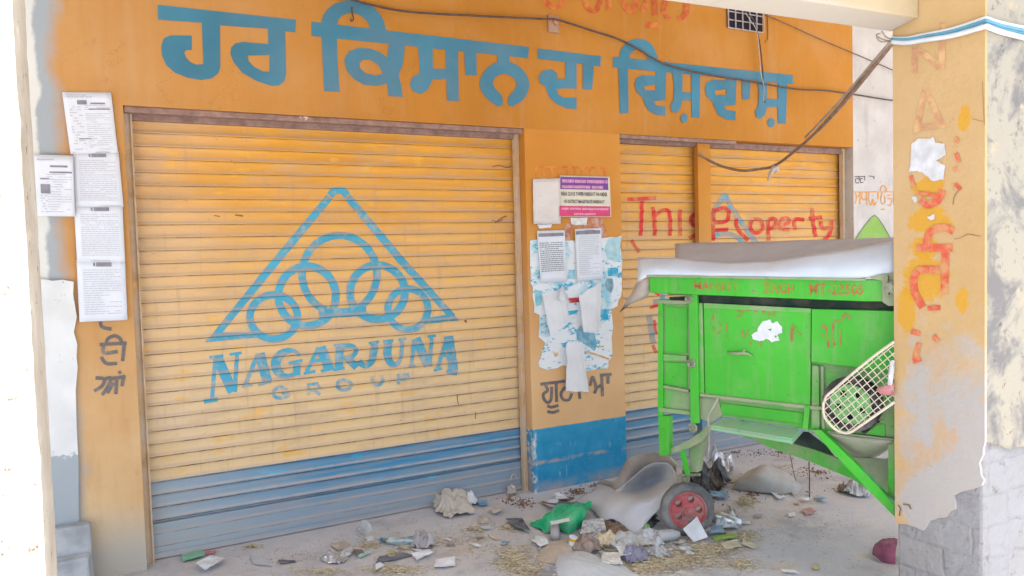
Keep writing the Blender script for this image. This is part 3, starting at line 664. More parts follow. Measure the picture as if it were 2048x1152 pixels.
GM = green_mat('green_enamel', .22, .5, .7); GM2 = green_mat('dusty_green_enamel', .75, .36, .58); GM3 = green_mat('grimy_green_enamel', .9, .25, .5, (.08, .30, .06))
PALE = green_mat('pale_green_enamel', .6, .4, .6, (.20, .46, .26))  # paler green, used for the ledge
BLK = simple('black_rubber', (.02, .02, .024), .8, .3, 30, (.18, .17, .16), .7, 9)
STEEL = simple('dusty_bolt_steel', (.26, .29, .20), .5, .3, 40, (.36, .38, .28), .7, 20, .3)
GAP_SHADE = simple('machine_gap_shade', (.02, .035, .03), .9, .3, 20, (.12, .10, .09), .6, 7)  # near-black for plates that stand in for shade in gaps
def mz(t, off, z): return np.array([*(MP+MA*t+MN*off)[:2], z])
mach = thing('threshing_machine', mz(.4, -.35, 0), 'bright green wheeled threshing machine with red stencilled letters on its top rail', 'machine')
def plate(name, pts, off, depth, mat, parent=None, bevel=.003, conv=None, label=None):
    m = MB(); P = [onM(*(conv(*q) if conv else q), off) for q in pts]
    m.prism(P, -MN*depth); return m.build(name, mat, parent or mach, bevel=bevel, label=label)
E1 = crop(1290, 530, 5.76); E2 = crop(1540, 530, 5.76); E3 = crop(1290, 720, 4.8); E4 = crop(1540, 720, 3.49); E0 = crop(1230, 460, 2.6175)
hull = plate('hull', [(1320, 607), (1406, 607), (1623, 618), (1789, 622), (1789, 884), (1650, 864), (1440, 834), (1319, 820)], -.014, .70, GM2)
# top rail with lip
top = plate('top_rail', [(1297, 553), (1727, 559), (1788, 560), (1788, 603), (1727, 603), (1402, 590), (1345, 588), (1300, 586)], .045, .05, GM, bevel=.004)
plate('hopper_wall', [(1330, 556), (1788, 562), (1788, 604), (1727, 604), (1402, 592), (1335, 590)], -.35, .02, GM2, top)
m = MB()
a, b, c, d = onM(1293, 550, .062), onM(1731, 557, .062), onM(1731, 557, -.42), onM(1293, 550, -.42)
c[2] = b[2]; d[2] = a[2]; m.prism([a, b, c, d], (0, 0, -.010)); m.build('rail_lip', GM3, top, bevel=.002)
p = Paint(fmach(.045), E1)
p.text('MANJEET', [(560, 195), (1080, 205), (1080, 322), (560, 310)], .012); p.c = E1
p.text('SINGH', [(1365, 195), (1715, 215), (1715, 335), (1365, 325)], .012)
p.c = E2; p.text('MT-22505', [(450, 205), (1080, 230), (1080, 345), (450, 340)], .016)
p.build('stencilled_lettering', teal_paint('stencil_red', .8, (.42, .12, .05), (.15, .40, .05), lo=.44, hi=.60, sc=26), top)
for q in ((1358, 576), (1507, 583)):
    m = MB(); m.lathe(onM(*q, .045), MN, [(0, .006), (.004, .006), (.007, .003), (.007, .0)], 8); m.build('rivet', STEEL, top)
# end bracket of the rail
brk = plate('rail_end_bracket', [(1738, 556), (1764, 548), (1789, 545), (1789, 612), (1776, 612), (1764, 604), (1763, 562)], .062, .016, GM3, top)
m = MB(); m.prism([onM(*q, .082) for q in ((1768, 552), (1775, 551), (1777, 590), (1769, 592))], -MN*.02)
m.lathe(onM(1783, 574, .062), MN, [(0, .026), (.012, .026), (.014, .018), (.03, .018), (.032, .0)], 12); m.build('adjusting_bolt', STEEL, brk)
plate('slot_shade', [(1338, 594), (1402, 590.5), (1727, 604), (1788, 604), (1788, 621), (1623, 617), (1406, 606), (1340, 604)], -.006, .005, GAP_SHADE, hull, 0)  # dark plate painted as the shade of the gap under the rail
# left end frame
plate('corner_angle', [(1316, 602), (1325, 602), (1325, 834), (1315, 832)], .006, .022, GM, hull)
plate('frame_rail', [(1314, 599), (1377, 602), (1377, 609), (1314, 607)], .009, .026, GM3, hull)
plate('frame_rail', [(1326, 708), (1373, 712), (1373, 722), (1326, 722)], .006, .022, GM2, hull)
plate('frame_rail', [(1326, 771), (1377, 780), (1377, 785), (1326, 776)], .009, .026, GM3, hull)
plate('frame_rail', [(1317, 815), (1380, 823), (1380, 831), (1317, 823)], .007, .026, GM2, hull)
plate('side_panel', [(1331, 613), (1374, 615), (1374, 707), (1331, 703)], -.009, .005, GM, hull, .002)
plate('side_panel', [(1331, 724), (1374, 726), (1374, 777), (1331, 769)], -.009, .005, GM, hull, .002)
strap = plate('side_strap', [(1377, 588), (1394, 589), (1397.5, 847), (1380.5, 846)], .026, .018, GM, None, .003)
for q, r in (((1378, 598), .021), ((1383.5, 727), .023), ((1386, 855), .025)):
    m = MB(); c0 = onM(*q, .026)
    m.lathe(c0, MN, [(0, r), (.005, r), (.007, r*.92), (.008, r*.62)], 20); m.lathe(c0+MN*.008, MN, [(0, r*.66), (.012, r*.66), (.013, r*.5)], 6)
    m.lathe(c0+MN*.02, MN, [(0, r*.36), (.012, r*.34), (.014, 0)], 10); m.build('bolt', STEEL, strap)
plate('upright_angle', [(1397, 606), (1404, 606), (1408, 788), (1399, 786)], .008, .024, GM2, hull)
door = plate('access_panel', [(1407, 607), (1622, 618), (1620, 812), (1410, 788)], .006, .016, GM)
plate('panel_hem', [(1407, 606), (1622, 617), (1622, 626), (1407, 616)], .010, .006, GM2, door, .002)
rp = plate('flat_panel', [(1623, 618), (1789, 622), (1789, 744), (1661, 729), (1622, 724)], .016, .024, GM)
plate('lower_flange', [(1399, 787), (1622, 812), (1654, 815), (1654, 820), (1622, 819), (1399, 793)], .016, .030, GM3, hull, .002)
plate('lower_panel', [(1442, 806), (1606, 826), (1606, 848), (1440, 828)], -.006, .006, GM, hull, .002)
plate('bracket_plate', [(1399, 794), (1436, 797), (1444, 832), (1424, 845), (1399, 838)], -.004, .01, GM3, hull, .002)
plate('hanger_strap', [(1609, 812), (1619, 813), (1615, 862), (1604, 858)], .022, .02, GM, hull, .002)
# right compartment round the pulley
plate('upright_angle', [(1624, 730), (1637, 732), (1639, 860), (1622, 857)], .004, .016, GM2, hull)
plate('upright_angle', [(1641, 732), (1647, 733), (1649, 862), (1643, 861)], .0, .012, GM3, hull)
plate('side_panel', [(1652, 744), (1788, 756), (1788, 852), (1656, 850)], -.010, .004, GM2, hull, .002)
plate('side_panel', [(1728, 846), (1770, 848), (1770, 874), (1728, 868)], -.006, .006, GM, hull, .002)
plate('frame_rail', [(1655, 862), (1789, 878), (1789, 884), (1655, 868)], .006, .020, GM3, hull, .002)
# drum shell bulging below
m = MB(); rows = []
for k in range(9):
    t = k/8; ang = pi*.5*t
    y0, y1 = 864, 880
    rows.append([onM(x, (867+(x-1655)*.12) + (1-((x-1722)/70)**2)*(44*sin(ang)) + 0, .012-.30*(1-cos(ang))) for x in np.linspace(1656, 1788, 14)])
m.grid(rows, .004); m.build('drum_shell', simple('dusty_drum', (.30, .33, .24), .6, .2, 9, (.40, .39, .33), .7, 5), mach, True)
plate('rear_plate', [(1692, 914), (1770, 918), (1789, 912), (1789, 1008), (1770, 996)], -.16, .01, GM3, None, 0)
plate('rear_upright', [(1776, 868), (1789, 870), (1789, 1010), (1776, 1000)], -.02, .03, GM2, None, .002)
# curved lower skirt and a dark plate painted as shade in the chute opening
sk_t = [(1478, 862), (1510, 868), (1540, 874), (1583, 887), (1625, 898), (1666, 913), (1700, 930), (1740, 955), (1770, 985)]; sk_b = [(1480, 870), (1510, 882), (1540, 895), (1583, 910), (1620, 923), (1664, 941), (1703, 957), (1740, 982), (1770, 1012)]
m = MB(); a = [onM(*q, -.20) for q in sk_t]; b = [onM(*q, -.20) for q in sk_b]
m.grid([a, b], .012); m.build('lower_skirt', GM2, mach)
plate('mouth_shade', [(1586, 886), (1606, 864), (1616, 864), (1650, 890), (1668, 912), (1630, 899)], -.10, .006, GAP_SHADE, None, 0)
# ledge
m = MB(); a, b = onM(1446, 836, .004), onM(1601, 858, .004); c, d = onM(1584, 877, .095), onM(1421, 850, .095)
m.prism([a, b, c, d], (0, 0, -.008)); dn = np.array([0, 0, -.014]); m.prism([c+dn*.6, d+dn*.6, d+dn*1.7, c+dn*1.7], -MN*.006); m.prism([b+dn*.6, c+dn*.6, c+dn*2, b+dn*2], -MA*.005)
m.build('ledge', PALE, mach, bevel=.002)
p = Paint(fmach(.096)); p.rib([(1424, 853), (1500, 866), (1583, 879)], 2.0); 
# left leg, arm, castor fork, wheel
plate('leg', [(1316, 832), (1337, 832), (1337, 908), (1334, 912), (1318, 911)], .008, .045, GM)
plate('arm', [(1337, 898), (1380, 878), (1402, 862), (1419, 840), (1422, 862), (1404, 884), (1380, 896), (1337, 911)], -.02, .04, GM3, None, .006)
fork = plate('castor_fork', [(1377, 897), (1408, 880), (1402, 905), (1396, 945), (1379, 945)], -.075, .045, GM3, None, .004)
plate('gusset', [(1358, 899), (1368, 896), (1379, 950), (1371, 951)], -.03, .01, GM, fork, .002)
m = MB(); m.tube([onM(1341, 916, -.02), onM(1356, 930, -.03), onM(1372, 942, -.05)], .006, 6); m.tube([onM(1352, 951, -.08), onM(1400, 949, -.08)], .008, 6); m.build('stay_rod', STEEL, fork)
WC = np.array([*(onZ(1375, 1070)[:2]), 0.0]); v = WC/np.linalg.norm(WC)
wax = -np.array([v[0], v[1], 0]); a_ = radians(12); wax = np.array([wax[0]*cos(a_)-wax[1]*sin(a_), wax[0]*sin(a_)+wax[1]*cos(a_), 0])
WR = .139; WC[2] = WR
m = MB(); m.tube([WC+np.array([0, 0, .155])-wax*.04, np.array([WC[0], WC[1], .20])-wax*.03, np.array([WC[0], WC[1], .36])], .020, 8); m.tube([WC-wax*.045, WC+wax*.045], .012, 8)
for s in (-1,): m.prism([WC+wax*s*.042+np.array([*(np.cross(wax, (0, 0, 1))*.014*e)[:2], zz]) for e, zz in ((-1, -.01), (1, -.01), (1, .155), (-1, .155))][:4], wax*.004)
m.build('castor_stem', STEEL, fork)
wheel = MB(); wheel.lathe(WC, wax, [(-.028, .098), (-.030, .112), (-.026, .130), (-.014, WR), (.014, WR), (.026, .130), (.030, .112), (.028, .098)], 40, closed=True)
tyre_m = simple('grey_solid_tyre', (.13, .135, .14), .85, .25, 25, (.30, .29, .27), .7, 8)
wh = wheel.build('wheel', tyre_m, mach, True)
red = simple('red_wheel_paint', (.40, .085, .095), .6, .2, 20, (.42, .27, .24), .75, 14, lo=.40)
m = MB()
ca = np.cross(wax, (0, 0, 1)); ca /= np.linalg.norm(ca); cb = np.array([0, 0, 1.0])
nh = 5; seg = 12
# dished disc with round holes: tessellate
outer = [Vector((.0985*cos(k*2*pi/40), .0985*sin(k*2*pi/40), 0)) for k in range(40)]
holes = [[Vector((.058*cos(.62+q*2*pi/nh)+.018*cos(-k*2*pi/seg), .058*sin(.62+q*2*pi/nh)+.018*sin(-k*2*pi/seg), 0)) for k in range(seg)] for q in range(nh)]
fl_ = outer+[x for h in holes for x in h]; tri = geometry.tessellate_polygon([outer]+holes)
for o in (.020, -.020): m.add([WC+wax*(o)+ca*x.x+cb*x.y for x in fl_], [tuple(t) for t in tri])
for h in [outer]+holes:
    k = len(h); m.add([WC+wax*o+ca*x.x+cb*x.y for o in (.020, -.020) for x in h], [(i, (i+1) % k, k+(i+1) % k, k+i) for i in range(k)])
m.lathe(WC+wax*.020, wax, [(0, .034), (.006, .031), (.010, .022), (.024, .021), (.025, .013), (.034, .012), (.035, 0)], 18)
m.lathe(WC+wax*.020, wax, [(0, .0984), (.009, .0975), (.009, .091), (.001, .086)], 40)
m.build('rim', red, wh)
# pulley and its wire guard
PC = onM(1703, 808, .055); pl = MB()
pl.lathe(PC, MN, [(-.05, .112), (-.012, .116), (.012, .116), (.022, .112), (.022, .086), (-.012, .082), (-.012, .116)], 36)
pul = pl.build('pulley', BLK, mach, True)
m = MB(); oh = [Vector((.084*cos(k*pi/18), .084*sin(k*pi/18), 0)) for k in range(36)]
hh = [[Vector((.052*cos(.9+q*2*pi/5)+.013*cos(-k*2*pi/10), .052*sin(.9+q*2*pi/5)+.013*sin(-k*2*pi/10), 0)) for k in range(10)] for q in range(5)]
fl_ = oh+[x for h in hh for x in h]; tri = geometry.tessellate_polygon([oh]+hh)
m.add([PC+MN*.012+MA*x.x+cb*x.y for x in fl_], [tuple(t) for t in tri])
m.lathe(PC+MN*.012, MN, [(0, .024), (.012, .022), (.014, .012), (.028, .012), (.029, 0)], 14)
m.build('hub', simple('pulley_green', (.22, .50, .18), .6, .2, 14, (.30, .34, .24), .7, 9), pul)
m = MB(); m.lathe(PC-MN*.014, MN, [(0, .09), (.004, .09), (.004, 0)], 24); m.build('back_shade', GAP_SHADE, pul)  # dark disc standing in for shade behind the hub holes
m = MB(); m.prism([onM(*q, .02) for q in ((1720, 862), (1752, 843), (1756, 846), (1730, 868))], -MN*.03); m.build('belt_tail', BLK, pul)
GO = .120
gp = [(1789, 683), (1738, 720), (1660, 786), (1652, 795), (1647, 808), (1647, 826), (1652, 839), (1660, 849), (1671, 859), (1681, 864), (1692, 866), (1702, 864), (1723, 850), (1789, 804)]
cream = simple('cream_wire', (.64, .58, .46), .55, .12, 30, (.50, .44, .36), .5, 12)
fine = catmull(gp, 4)
m = MB(); m.tube([onM(*q, GO) for q in fine], .0058, 8)
for q in ((1665, 852), (1662, 785)):
    m.tube([onM(*q, GO), onM(*q, .0)], .005, 6)
gd = m.build('pulley_guard', cream, mach, True)
def inside(x, y):
    r = False; n = len(fine)
    for i in range(n):
        (x1, y1), (x2, y2) = fine[i], fine[(i+1) % n]
        if (y1 > y) != (y2 > y) and x < (x2-x1)*(y-y1)/(y2-y1)+x1: r = not r
    return r
m = MB(); ux = np.array([.775, -.632]); vx = np.array([.632, .775]); o = np.array([1703, 808.0]); sp = 12.6
for d1, d2, lift in ((ux, vx, .001), (vx, ux, -.0015)):
    for k in range(-16, 17):
        run = [t for t in np.arange(-190, 190, 1.0) if inside(*(o+d2*k*sp+d1*t))]
        if len(run) > 6: m.tube([onM(*(o+d2*k*sp+d1*run[0]), GO+lift), onM(*(o+d2*k*sp+d1*run[-1]), GO+lift)], .0019, 5, caps=False)
m.build('wire_mesh', cream, gd)
# diagonal strut + rear leg hidden behind the post
plate('diagonal_strut', [(1621, 859), (1642, 860), (1700, 916), (1750, 966), (1789, 1010), (1789, 1034), (1740, 985)], .03, .03, GM, None, .003)
a = mz(.93, -.45, 0); m = MB(); m.box(a[0]-.02, a[0]+.02, a[1]-.02, a[1]+.02, 0, .65); a2 = mz(.93, -.66, 0); m.box(a2[0]-.02, a2[0]+.02, a2[1]-.02, a2[1]+.02, 0, .65); m.build('rear_leg', GM2, mach)
# cable down from the flange, handle, sticker, faded writing
m = MB(); m.tube([onM(*q, o_) for q, o_ in (((1436, 796), .03), ((1428, 812), .035), ((1417, 829), .035), ((1416, 842), .03), ((1418, 860), -.0), ((1419, 890), -.01), ((1415, 918), -.02))], .0045, 6); m.build('cable', simple('grey_cable', (.42, .40, .36), .7), mach, True)
m = MB(); m.tube([onM(*E1(x, y), o_) for x, y, o_ in ((950, 1000, .008), (1000, 1015, .022), (1060, 1022, .028), (1120, 1015, .028), (1180, 1022, .022), (1245, 1055, .010))], [.004, .006, .007, .007, .006, .003], 7, flat=.7); m.tube([onM(*E1(x, y), .024) for x, y in ((1130, 1012), (1150, 970))], .005, 6); m.build('handle', GM3, door, True)
p = Paint(fmach(.006), E1)
for r in ([(780, 565), (785, 640)], [(775, 710), (800, 740), (770, 770)], [(850, 660), (880, 710)], [(870, 760), (830, 790)], [(935, 670), (940, 760)], [(935, 790), (945, 850)], [(1130, 740), (1125, 800), (1150, 830)], [(1200, 740), (1170, 790), (1210, 815)], [(1040, 520), (1080, 500), (1110, 530), (1100, 590), (1050, 600)], [(1110, 525), (1210, 525)], [(1270, 540), (1300, 515), (1420, 520)], [(1350, 530), (1380, 560)], [(1420, 490), (1424, 610)], [(1200, 870), (1215, 925)], [(1330, 880), (1335, 940)]): p.rib(r, 22)
p.c = E2
for r in ([(30, 510), (45, 590)], [(250, 690), (250, 880)], [(255, 690), (300, 720), (260, 770)], [(310, 770), (350, 810)]): p.rib(r, 22)
RED2 = teal_paint('worn_red_on_green', .85, (.42, .10, .08), (.08, .42, .04), lo=.42, hi=.58, sc=24)
p.build('worn_red_lettering', RED2, door)
p = Paint(fmach(.016), E2)
for r in ([(580, 740), (600, 705), (640, 705), (655, 800), (675, 955)], [(590, 780), (610, 830)], [(745, 930), (725, 840), (725, 700), (745, 650), (820, 640), (850, 590), (890, 575), (925, 625)], [(800, 735), (815, 800), (810, 930)]): p.rib(r, 26)
p.build('worn_red_lettering', RED2, rp)
p = Paint(fmach(.007), E0)
p.poly(torn([(720, 570), (715, 550), (745, 525), (755, 500), (775, 478), (810, 470), (830, 490), (850, 480), (875, 505), (878, 535), (850, 550), (862, 580), (820, 585), (790, 572), (760, 582)], 4, 9, 3), [[(800, 520), (820, 515), (815, 530)], [(835, 552), (850, 555), (838, 565)]])
p.build('torn_sticker', simple('torn_white_sticker', (.66, .70, .74), .8, .1, 40), door)

# ================================================================ sheets lying over the machine
def lerp(a, b, t): return np.array(a)*(1-t)+np.array(b)*t
def along(poly, x):
    for (x0, y0), (x1, y1) in zip(poly, poly[1:]):
        if x0 <= x <= x1: return y0+(y1-y0)*(x-x0)/(x1-x0)
    return poly[-1][1] if x > poly[-1][0] else poly[0][1]
TOPW = [(1279, 515), (1350, 516), (1400, 522), (1460, 526), (1540, 523), (1620, 510), (1700, 498), (1790, 479)]
BOTW = [(1272, 566), (1285, 558), (1300, 551), (1500, 553), (1700, 558), (1735, 554), (1790, 548)]
xs = np.linspace(1275, 1789, 46); rows = []
for k in range(9):
    t = k/8; rows.append([onM(x + (4 if t < .3 else 0)*0, lerp(along(BOTW, x), along(TOPW, x), t), .055+.05*sin(pi*t*.9)-.16*t + .007*noise.noise(Vector((x*.02, t*2, 5))) + .004*noise.noise(Vector((x*.06+t*3, t*5, 2)))) for x in xs])
sh = MB(); sh.grid(rows, -.005)
white_sheet = sh.build('plastic_sheet', simple('white_rexine', (.64, .74, .84), .4, .06, 3, (.54, .58, .62), .4, 5, bump=.05), None, True, loc=mz(.4, .03, 1.36))
tag(white_sheet, 'white plastic sheet rolled along the top rail of the green machine', 'plastic sheet')
TOPG = [(1345, 487), (1400, 485), (1500, 484), (1600, 480), (1700, 478), (1790, 474)]
xs = np.linspace(1350, 1789, 40); rows = []
for k in range(6):
    t = k/5; rows.append([onM(x, lerp(along(TOPW, x)+3, along(TOPG, x), t), -.135-.30*t) for x in xs])
sh = MB(); sh.grid(rows, -.006)
tag(sh.build('grey_board', simple('grey_felt', (.43, .42, .425), .9, .1, 6, (.42, .40, .38), .5, 7), None, True, loc=mz(.5, -.3, 1.42)), 'flat grey felt sheet lying behind the white roll on the machine', 'felt sheet')
fl2 = [[(1272, 566), (1290, 560), (1299, 556)], [(1262, 588), (1282, 578), (1300, 572)], [(1250, 606), (1272, 596), (1300, 585)], [(1239, 625), (1262, 608), (1292, 596)]]
m = MB(); m.grid([[onM(*q, .04-.012*i+.012*(j == 1)) for j, q in enumerate(r)] for i, r in enumerate(fl2)], .004)
tag(m.build('plastic_flap', simple('shaded_rexine_back', (.42, .37, .33), .7, .1, 8), None, True, loc=mz(-.25, .03, 1.25)), 'drooping corner of sheeting with underside shade painted brown at the left end of the top rail', 'sheet corner')  # underside shade of the drooping sheet is put into its brown
# rag caught in the guard
rows = [[(1752, 778), (1765, 772), (1775, 768), (1788, 766)], [(1756, 784), (1768, 779), (1778, 777), (1788, 778)], [(1764, 791), (1773, 790), (1781, 790), (1788, 791)]]
m = MB(); m.grid([[onM(*q, GO+.012+.008*((i+j) % 2)) for j, q in enumerate(r)] for i, r in enumerate(rows)], .004)
tag(m.build('pink_rag', simple('dusty_pink_cloth', (.48, .22, .22), .9, .2, 20), None, True, loc=onM(1775, 780, GO)), 'dusty pink rag caught in the cream wire guard', 'rag')
rows = [[(1780, 722), (1785, 720), (1789, 721)], [(1777, 745), (1783, 744), (1787, 746)], [(1775, 770), (1781, 771), (1785, 770)]]
m = MB(); m.grid([[onM(*q, GO+.016+.006*((i+j) % 2)) for j, q in enumerate(r)] for i, r in enumerate(rows)], .003)
tag(m.build('white_plastic_strip', simple('white_plastic', (.62, .64, .66), .5, .1, 20), None, True, loc=onM(1781, 745, GO)), 'white plastic strip hanging on the wire guard above the pink rag', 'plastic strip')

# ================================================================ cables and rope
CAB = simple('brown_cable', (.10, .06, .05), .6, .3, 30)
def cable(name, pts, r, mat, label, cat='cable', k=8, group=None, flat=None):
    P = catmull(pts, k); m = MB(); m.tube(P, r, 6, flat=flat); return tag(m.build(name, mat, None, True, loc=P[0]), label, cat, group)
w_ = lambda x, y, g=.03: onY(x, y, D-g)
cable('wall_cable', [w_(560, -30, .02), w_(700, -2, .02), w_(735, 8), w_(820, 24), w_(960, 32), w_(1085, 38), w_(1112, 39, .035), w_(1180, 60), w_(1250, 84), w_(1330, 128), w_(1420, 150), w_(1500, 163), w_(1590, 178), w_(1650, 181), w_(1715, 190), w_(1785, 201), w_(1900, 215)], .0062, CAB, 'dark cable strung across the whole orange wall over the blue headline')
cable('thin_wire', [w_(1530, 30, .01), w_(1560, 42), w_(1640, 78), w_(1720, 112), w_(1785, 140), w_(1900, 190)], .0042, simple('thin_brown_wire', (.17, .10, .06), .6), 'thin brown wire slanting from beside the ventilator to the post')
cable('hanging_lead', [w_(1488, 24, .05), w_(1504, 36, .05), w_(1512, 55, .05), w_(1520, 90, .05), w_(1525, 140, .05), w_(1527, 175, .05), w_(1530, 206, .05)], .0045, simple('black_lead', (.06, .05, .05), .6), 'black twisted lead hanging from the ventilator over the blue letters')
cable('frayed_lead', [w_(1491, 25, .058), w_(1500, 40, .06), w_(1512, 58, .06), w_(1517, 85, .058), w_(1521, 140, .056), w_(1527, 170, .056), w_(1528, 203, .056)], .003, simple('pale_lead', (.42, .38, .34), .6), 'pale thin lead twisted alongside the black one at the ventilator')
pa = onX(1784, 86, PX-.006); kn = onY(1550, 331, 3.45)
ROPE = simple('brown_jute', (.26, .17, .12), .9, .3, 60, (.40, .30, .23), .6, 20)
mid = [lerp(pa, kn, t)-np.array([0, 0, .05*sin(pi*t)]) for t in (0, .25, .5, .75, 1)]
sw = [onY(x, y, yy) for x, y, yy in ((1520, 338, 3.6), (1482, 341, 3.75), (1440, 331, 3.95), (1408, 315, 4.07), (1394, 305, DS-.075))]
cable('slack_rope', mid+sw, [.0125]*int(8*2.2)+[.010]*(8*9+1-int(8*2.2)), ROPE, 'slack brown rope slung from the post to the steel mullion', 'rope', 8, None, .6)
m = MB(); a = lerp(pa, kn, .0); P = catmull([pa+np.array([0, 0, .0]), lerp(pa, kn, .3)-np.array([0, 0, .025]), lerp(pa, kn, .62)-np.array([0, 0, .03])], 8)
m.tube([q+np.array([-.012, 0, .002]) for q in P], .006, 6); 
tag(m.build('flat_strap', simple('pale_strap', (.36, .30, .26), .8, .2, 30), None, True, loc=pa), 'pale strap running beside the slack rope near the post', 'strap')
m = MB(); m.lathe(kn-np.array([0, .0, .02]), (1, 0, .9), [(-.02, .008), (-.012, .022), (0, .026), (.012, .022), (.02, .008)], 10); m.tube([kn, onY(1541, 347, 3.42), onY(1536, 360, 3.42)], [.016, .013, .006], 7)
tag(m.build('rope_knot', simple('pale_rope_end', (.50, .42, .37), .9, .2, 50), None, True, loc=kn), 'pale knotted rope end dangling below the slack rope', 'knot')
WH = simple('white_insulation', (.62, .66, .70), .45, .08, 20); BL = simple('blue_insulation', (.10, .30, .42), .45, .1, 20); 
grp = 'cables bundled round the post'
for dy, off, r, mt, lab in ((0, .010, .0085, WH, 'topmost white cable of the bundle wrapped round the post'), (7, .009, .0065, BL, 'blue cable between the white ones wrapped round the post'), (12, .013, .0095, WH, 'lowest thick white cable of the bundle wrapped round the post'), (3, .017, .005, BL, 'thin blue cable crossing the white bundle on the post')):
    k = (lambda x: dy*(.55+.75*(x-1780)/190)) if mt is WH else (lambda x: dy*(.3+.85*(x-1780)/190))
    P = [onX(x, y+k(x), PX-off) for x, y in ((1784, 77), (1815, 77), (1850, 70), (1900, 60), (1945, 46), (1968, 38))]
    y_ = PY0-off; Q = [onY(x, y+k(x), y_) for x, y in ((1976, 38), (2000, 46), (2048, 56), (2085, 60))]
    cable('bundled_cable', P+Q, r, mt, lab, 'cable', 6, grp)
for i, (pts, lab) in enumerate(([[(1783, 80), (1768, 84), (1757, 80), (1753, 70), (1760, 67)], 'curled pale wire end left of the cable bundle'], [[(1783, 78), (1772, 74), (1766, 66), (1764, 62)], 'short wire tip standing up at the cable bundle'], [[(1783, 82), (1770, 80), (1756, 74)], 'straight wire tip pointing left from the cable bundle'])):
    cable('wire_end', [onX(x, y, PX-.004) if x > 1780 else onY(x, y, PY1+.02) for x, y in pts], .0032, simple('tarnished_wire', (.36, .31, .25), .6), lab, 'wire end', 6, 'wire ends at the post')
m = MB(); c0 = onY(1108, 44, D-.02); m.box(c0[0]-.035, c0[0]+.04, D-.012, D-.001, c0[2]-.06, c0[2]+.045); m.lathe(c0+np.array([.012, .008, 0]), (0, -1, 0), [(0, .018), (.02, .018), (.022, 0)], 12)
tag(m.build('cable_clip', simple('painted_clip', (.42, .22, .12), .7, .2, 20, (.3, .25, .22), .6, 15), None, bevel=.003, loc=(c0[0], D-.002, c0[2])), 'small square cable clip on the wall under the dark cable', 'cable clip')
cable('wall_hook', [onY(704, 14, D-.012), onY(705, 28, D-.014), onY(707, 38, D-.03), onY(703, 42, D-.035), onY(701, 37, D-.035)], .004, CAB, 'small bent hook hanging inside the arch of the headline', 'hook', 5)

# ================================================================ notices
PAPER = simple('white_paper', (.66, .70, .77), .85, .05, 6, (.60, .62, .66), .4, 4, bump=.08)
PRINT = simple('grey_print', (.42, .43, .48), .9, .1, 30); DARK = simple('dark_print', (.10, .10, .12), .9, .1, 30)
def sheet(name, quad, label, off=.006, mat=PAPER, cat='notice', group=None, curl=.006, nx=8, ny=8, f=fwall, edge=0, seed=0):
    TL, TR, BR, BL = [np.array(q, float) for q in quad]; rows = []
    for i in range(ny+1):
        v = i/ny; r = []
        for j in range(nx+1):
            u = j/nx; q = (TL*(1-u)+TR*u)*(1-v)+(BL*(1-u)+BR*u)*v
            if edge and (i in (0, ny) or j in (0, nx)): q = q + edge*np.array([noise.noise(Vector((u*7, v*7, seed))), noise.noise(Vector((u*7, v*7, seed+9)))])
            e = curl*(abs(2*u-1)**4*.8 + (v**4)*.8) + curl*.8*(noise.noise(Vector((u*2.5, v*2.5, seed+3)))+.3)
            r.append(f(*q, off+max(e, 0)))
        rows.append(r)
    m = MB(); m.grid(rows[::-1], -.0008)
    c = f(*((TL+TR+BR+BL)/4), 0); o = m.build(name, mat, None, True, loc=c); tag(o, label, cat, group)
    surf = lambda x, y, e: None
    # printed matter follows the same surface
    def on(u, v): 
        q = (TL*(1-u)+TR*u)*(1-v)+(BL*(1-u)+BR*u)*v
        e = curl*(abs(2*u-1)**4*.8 + (v**4)*.8) + curl*.8*(noise.noise(Vector((u*2.5, v*2.5, seed+3)))+.3)
        return f(*q, off+max(e, 0)+.0022)
    return o, on
class PP(Paint):
    def __init__(s, on): Paint.__init__(s, lambda x, y, o: on(x, y), base=0)
U4 = lambda a, b, c, d: [(a, b), (c, b), (c, d), (a, d)]
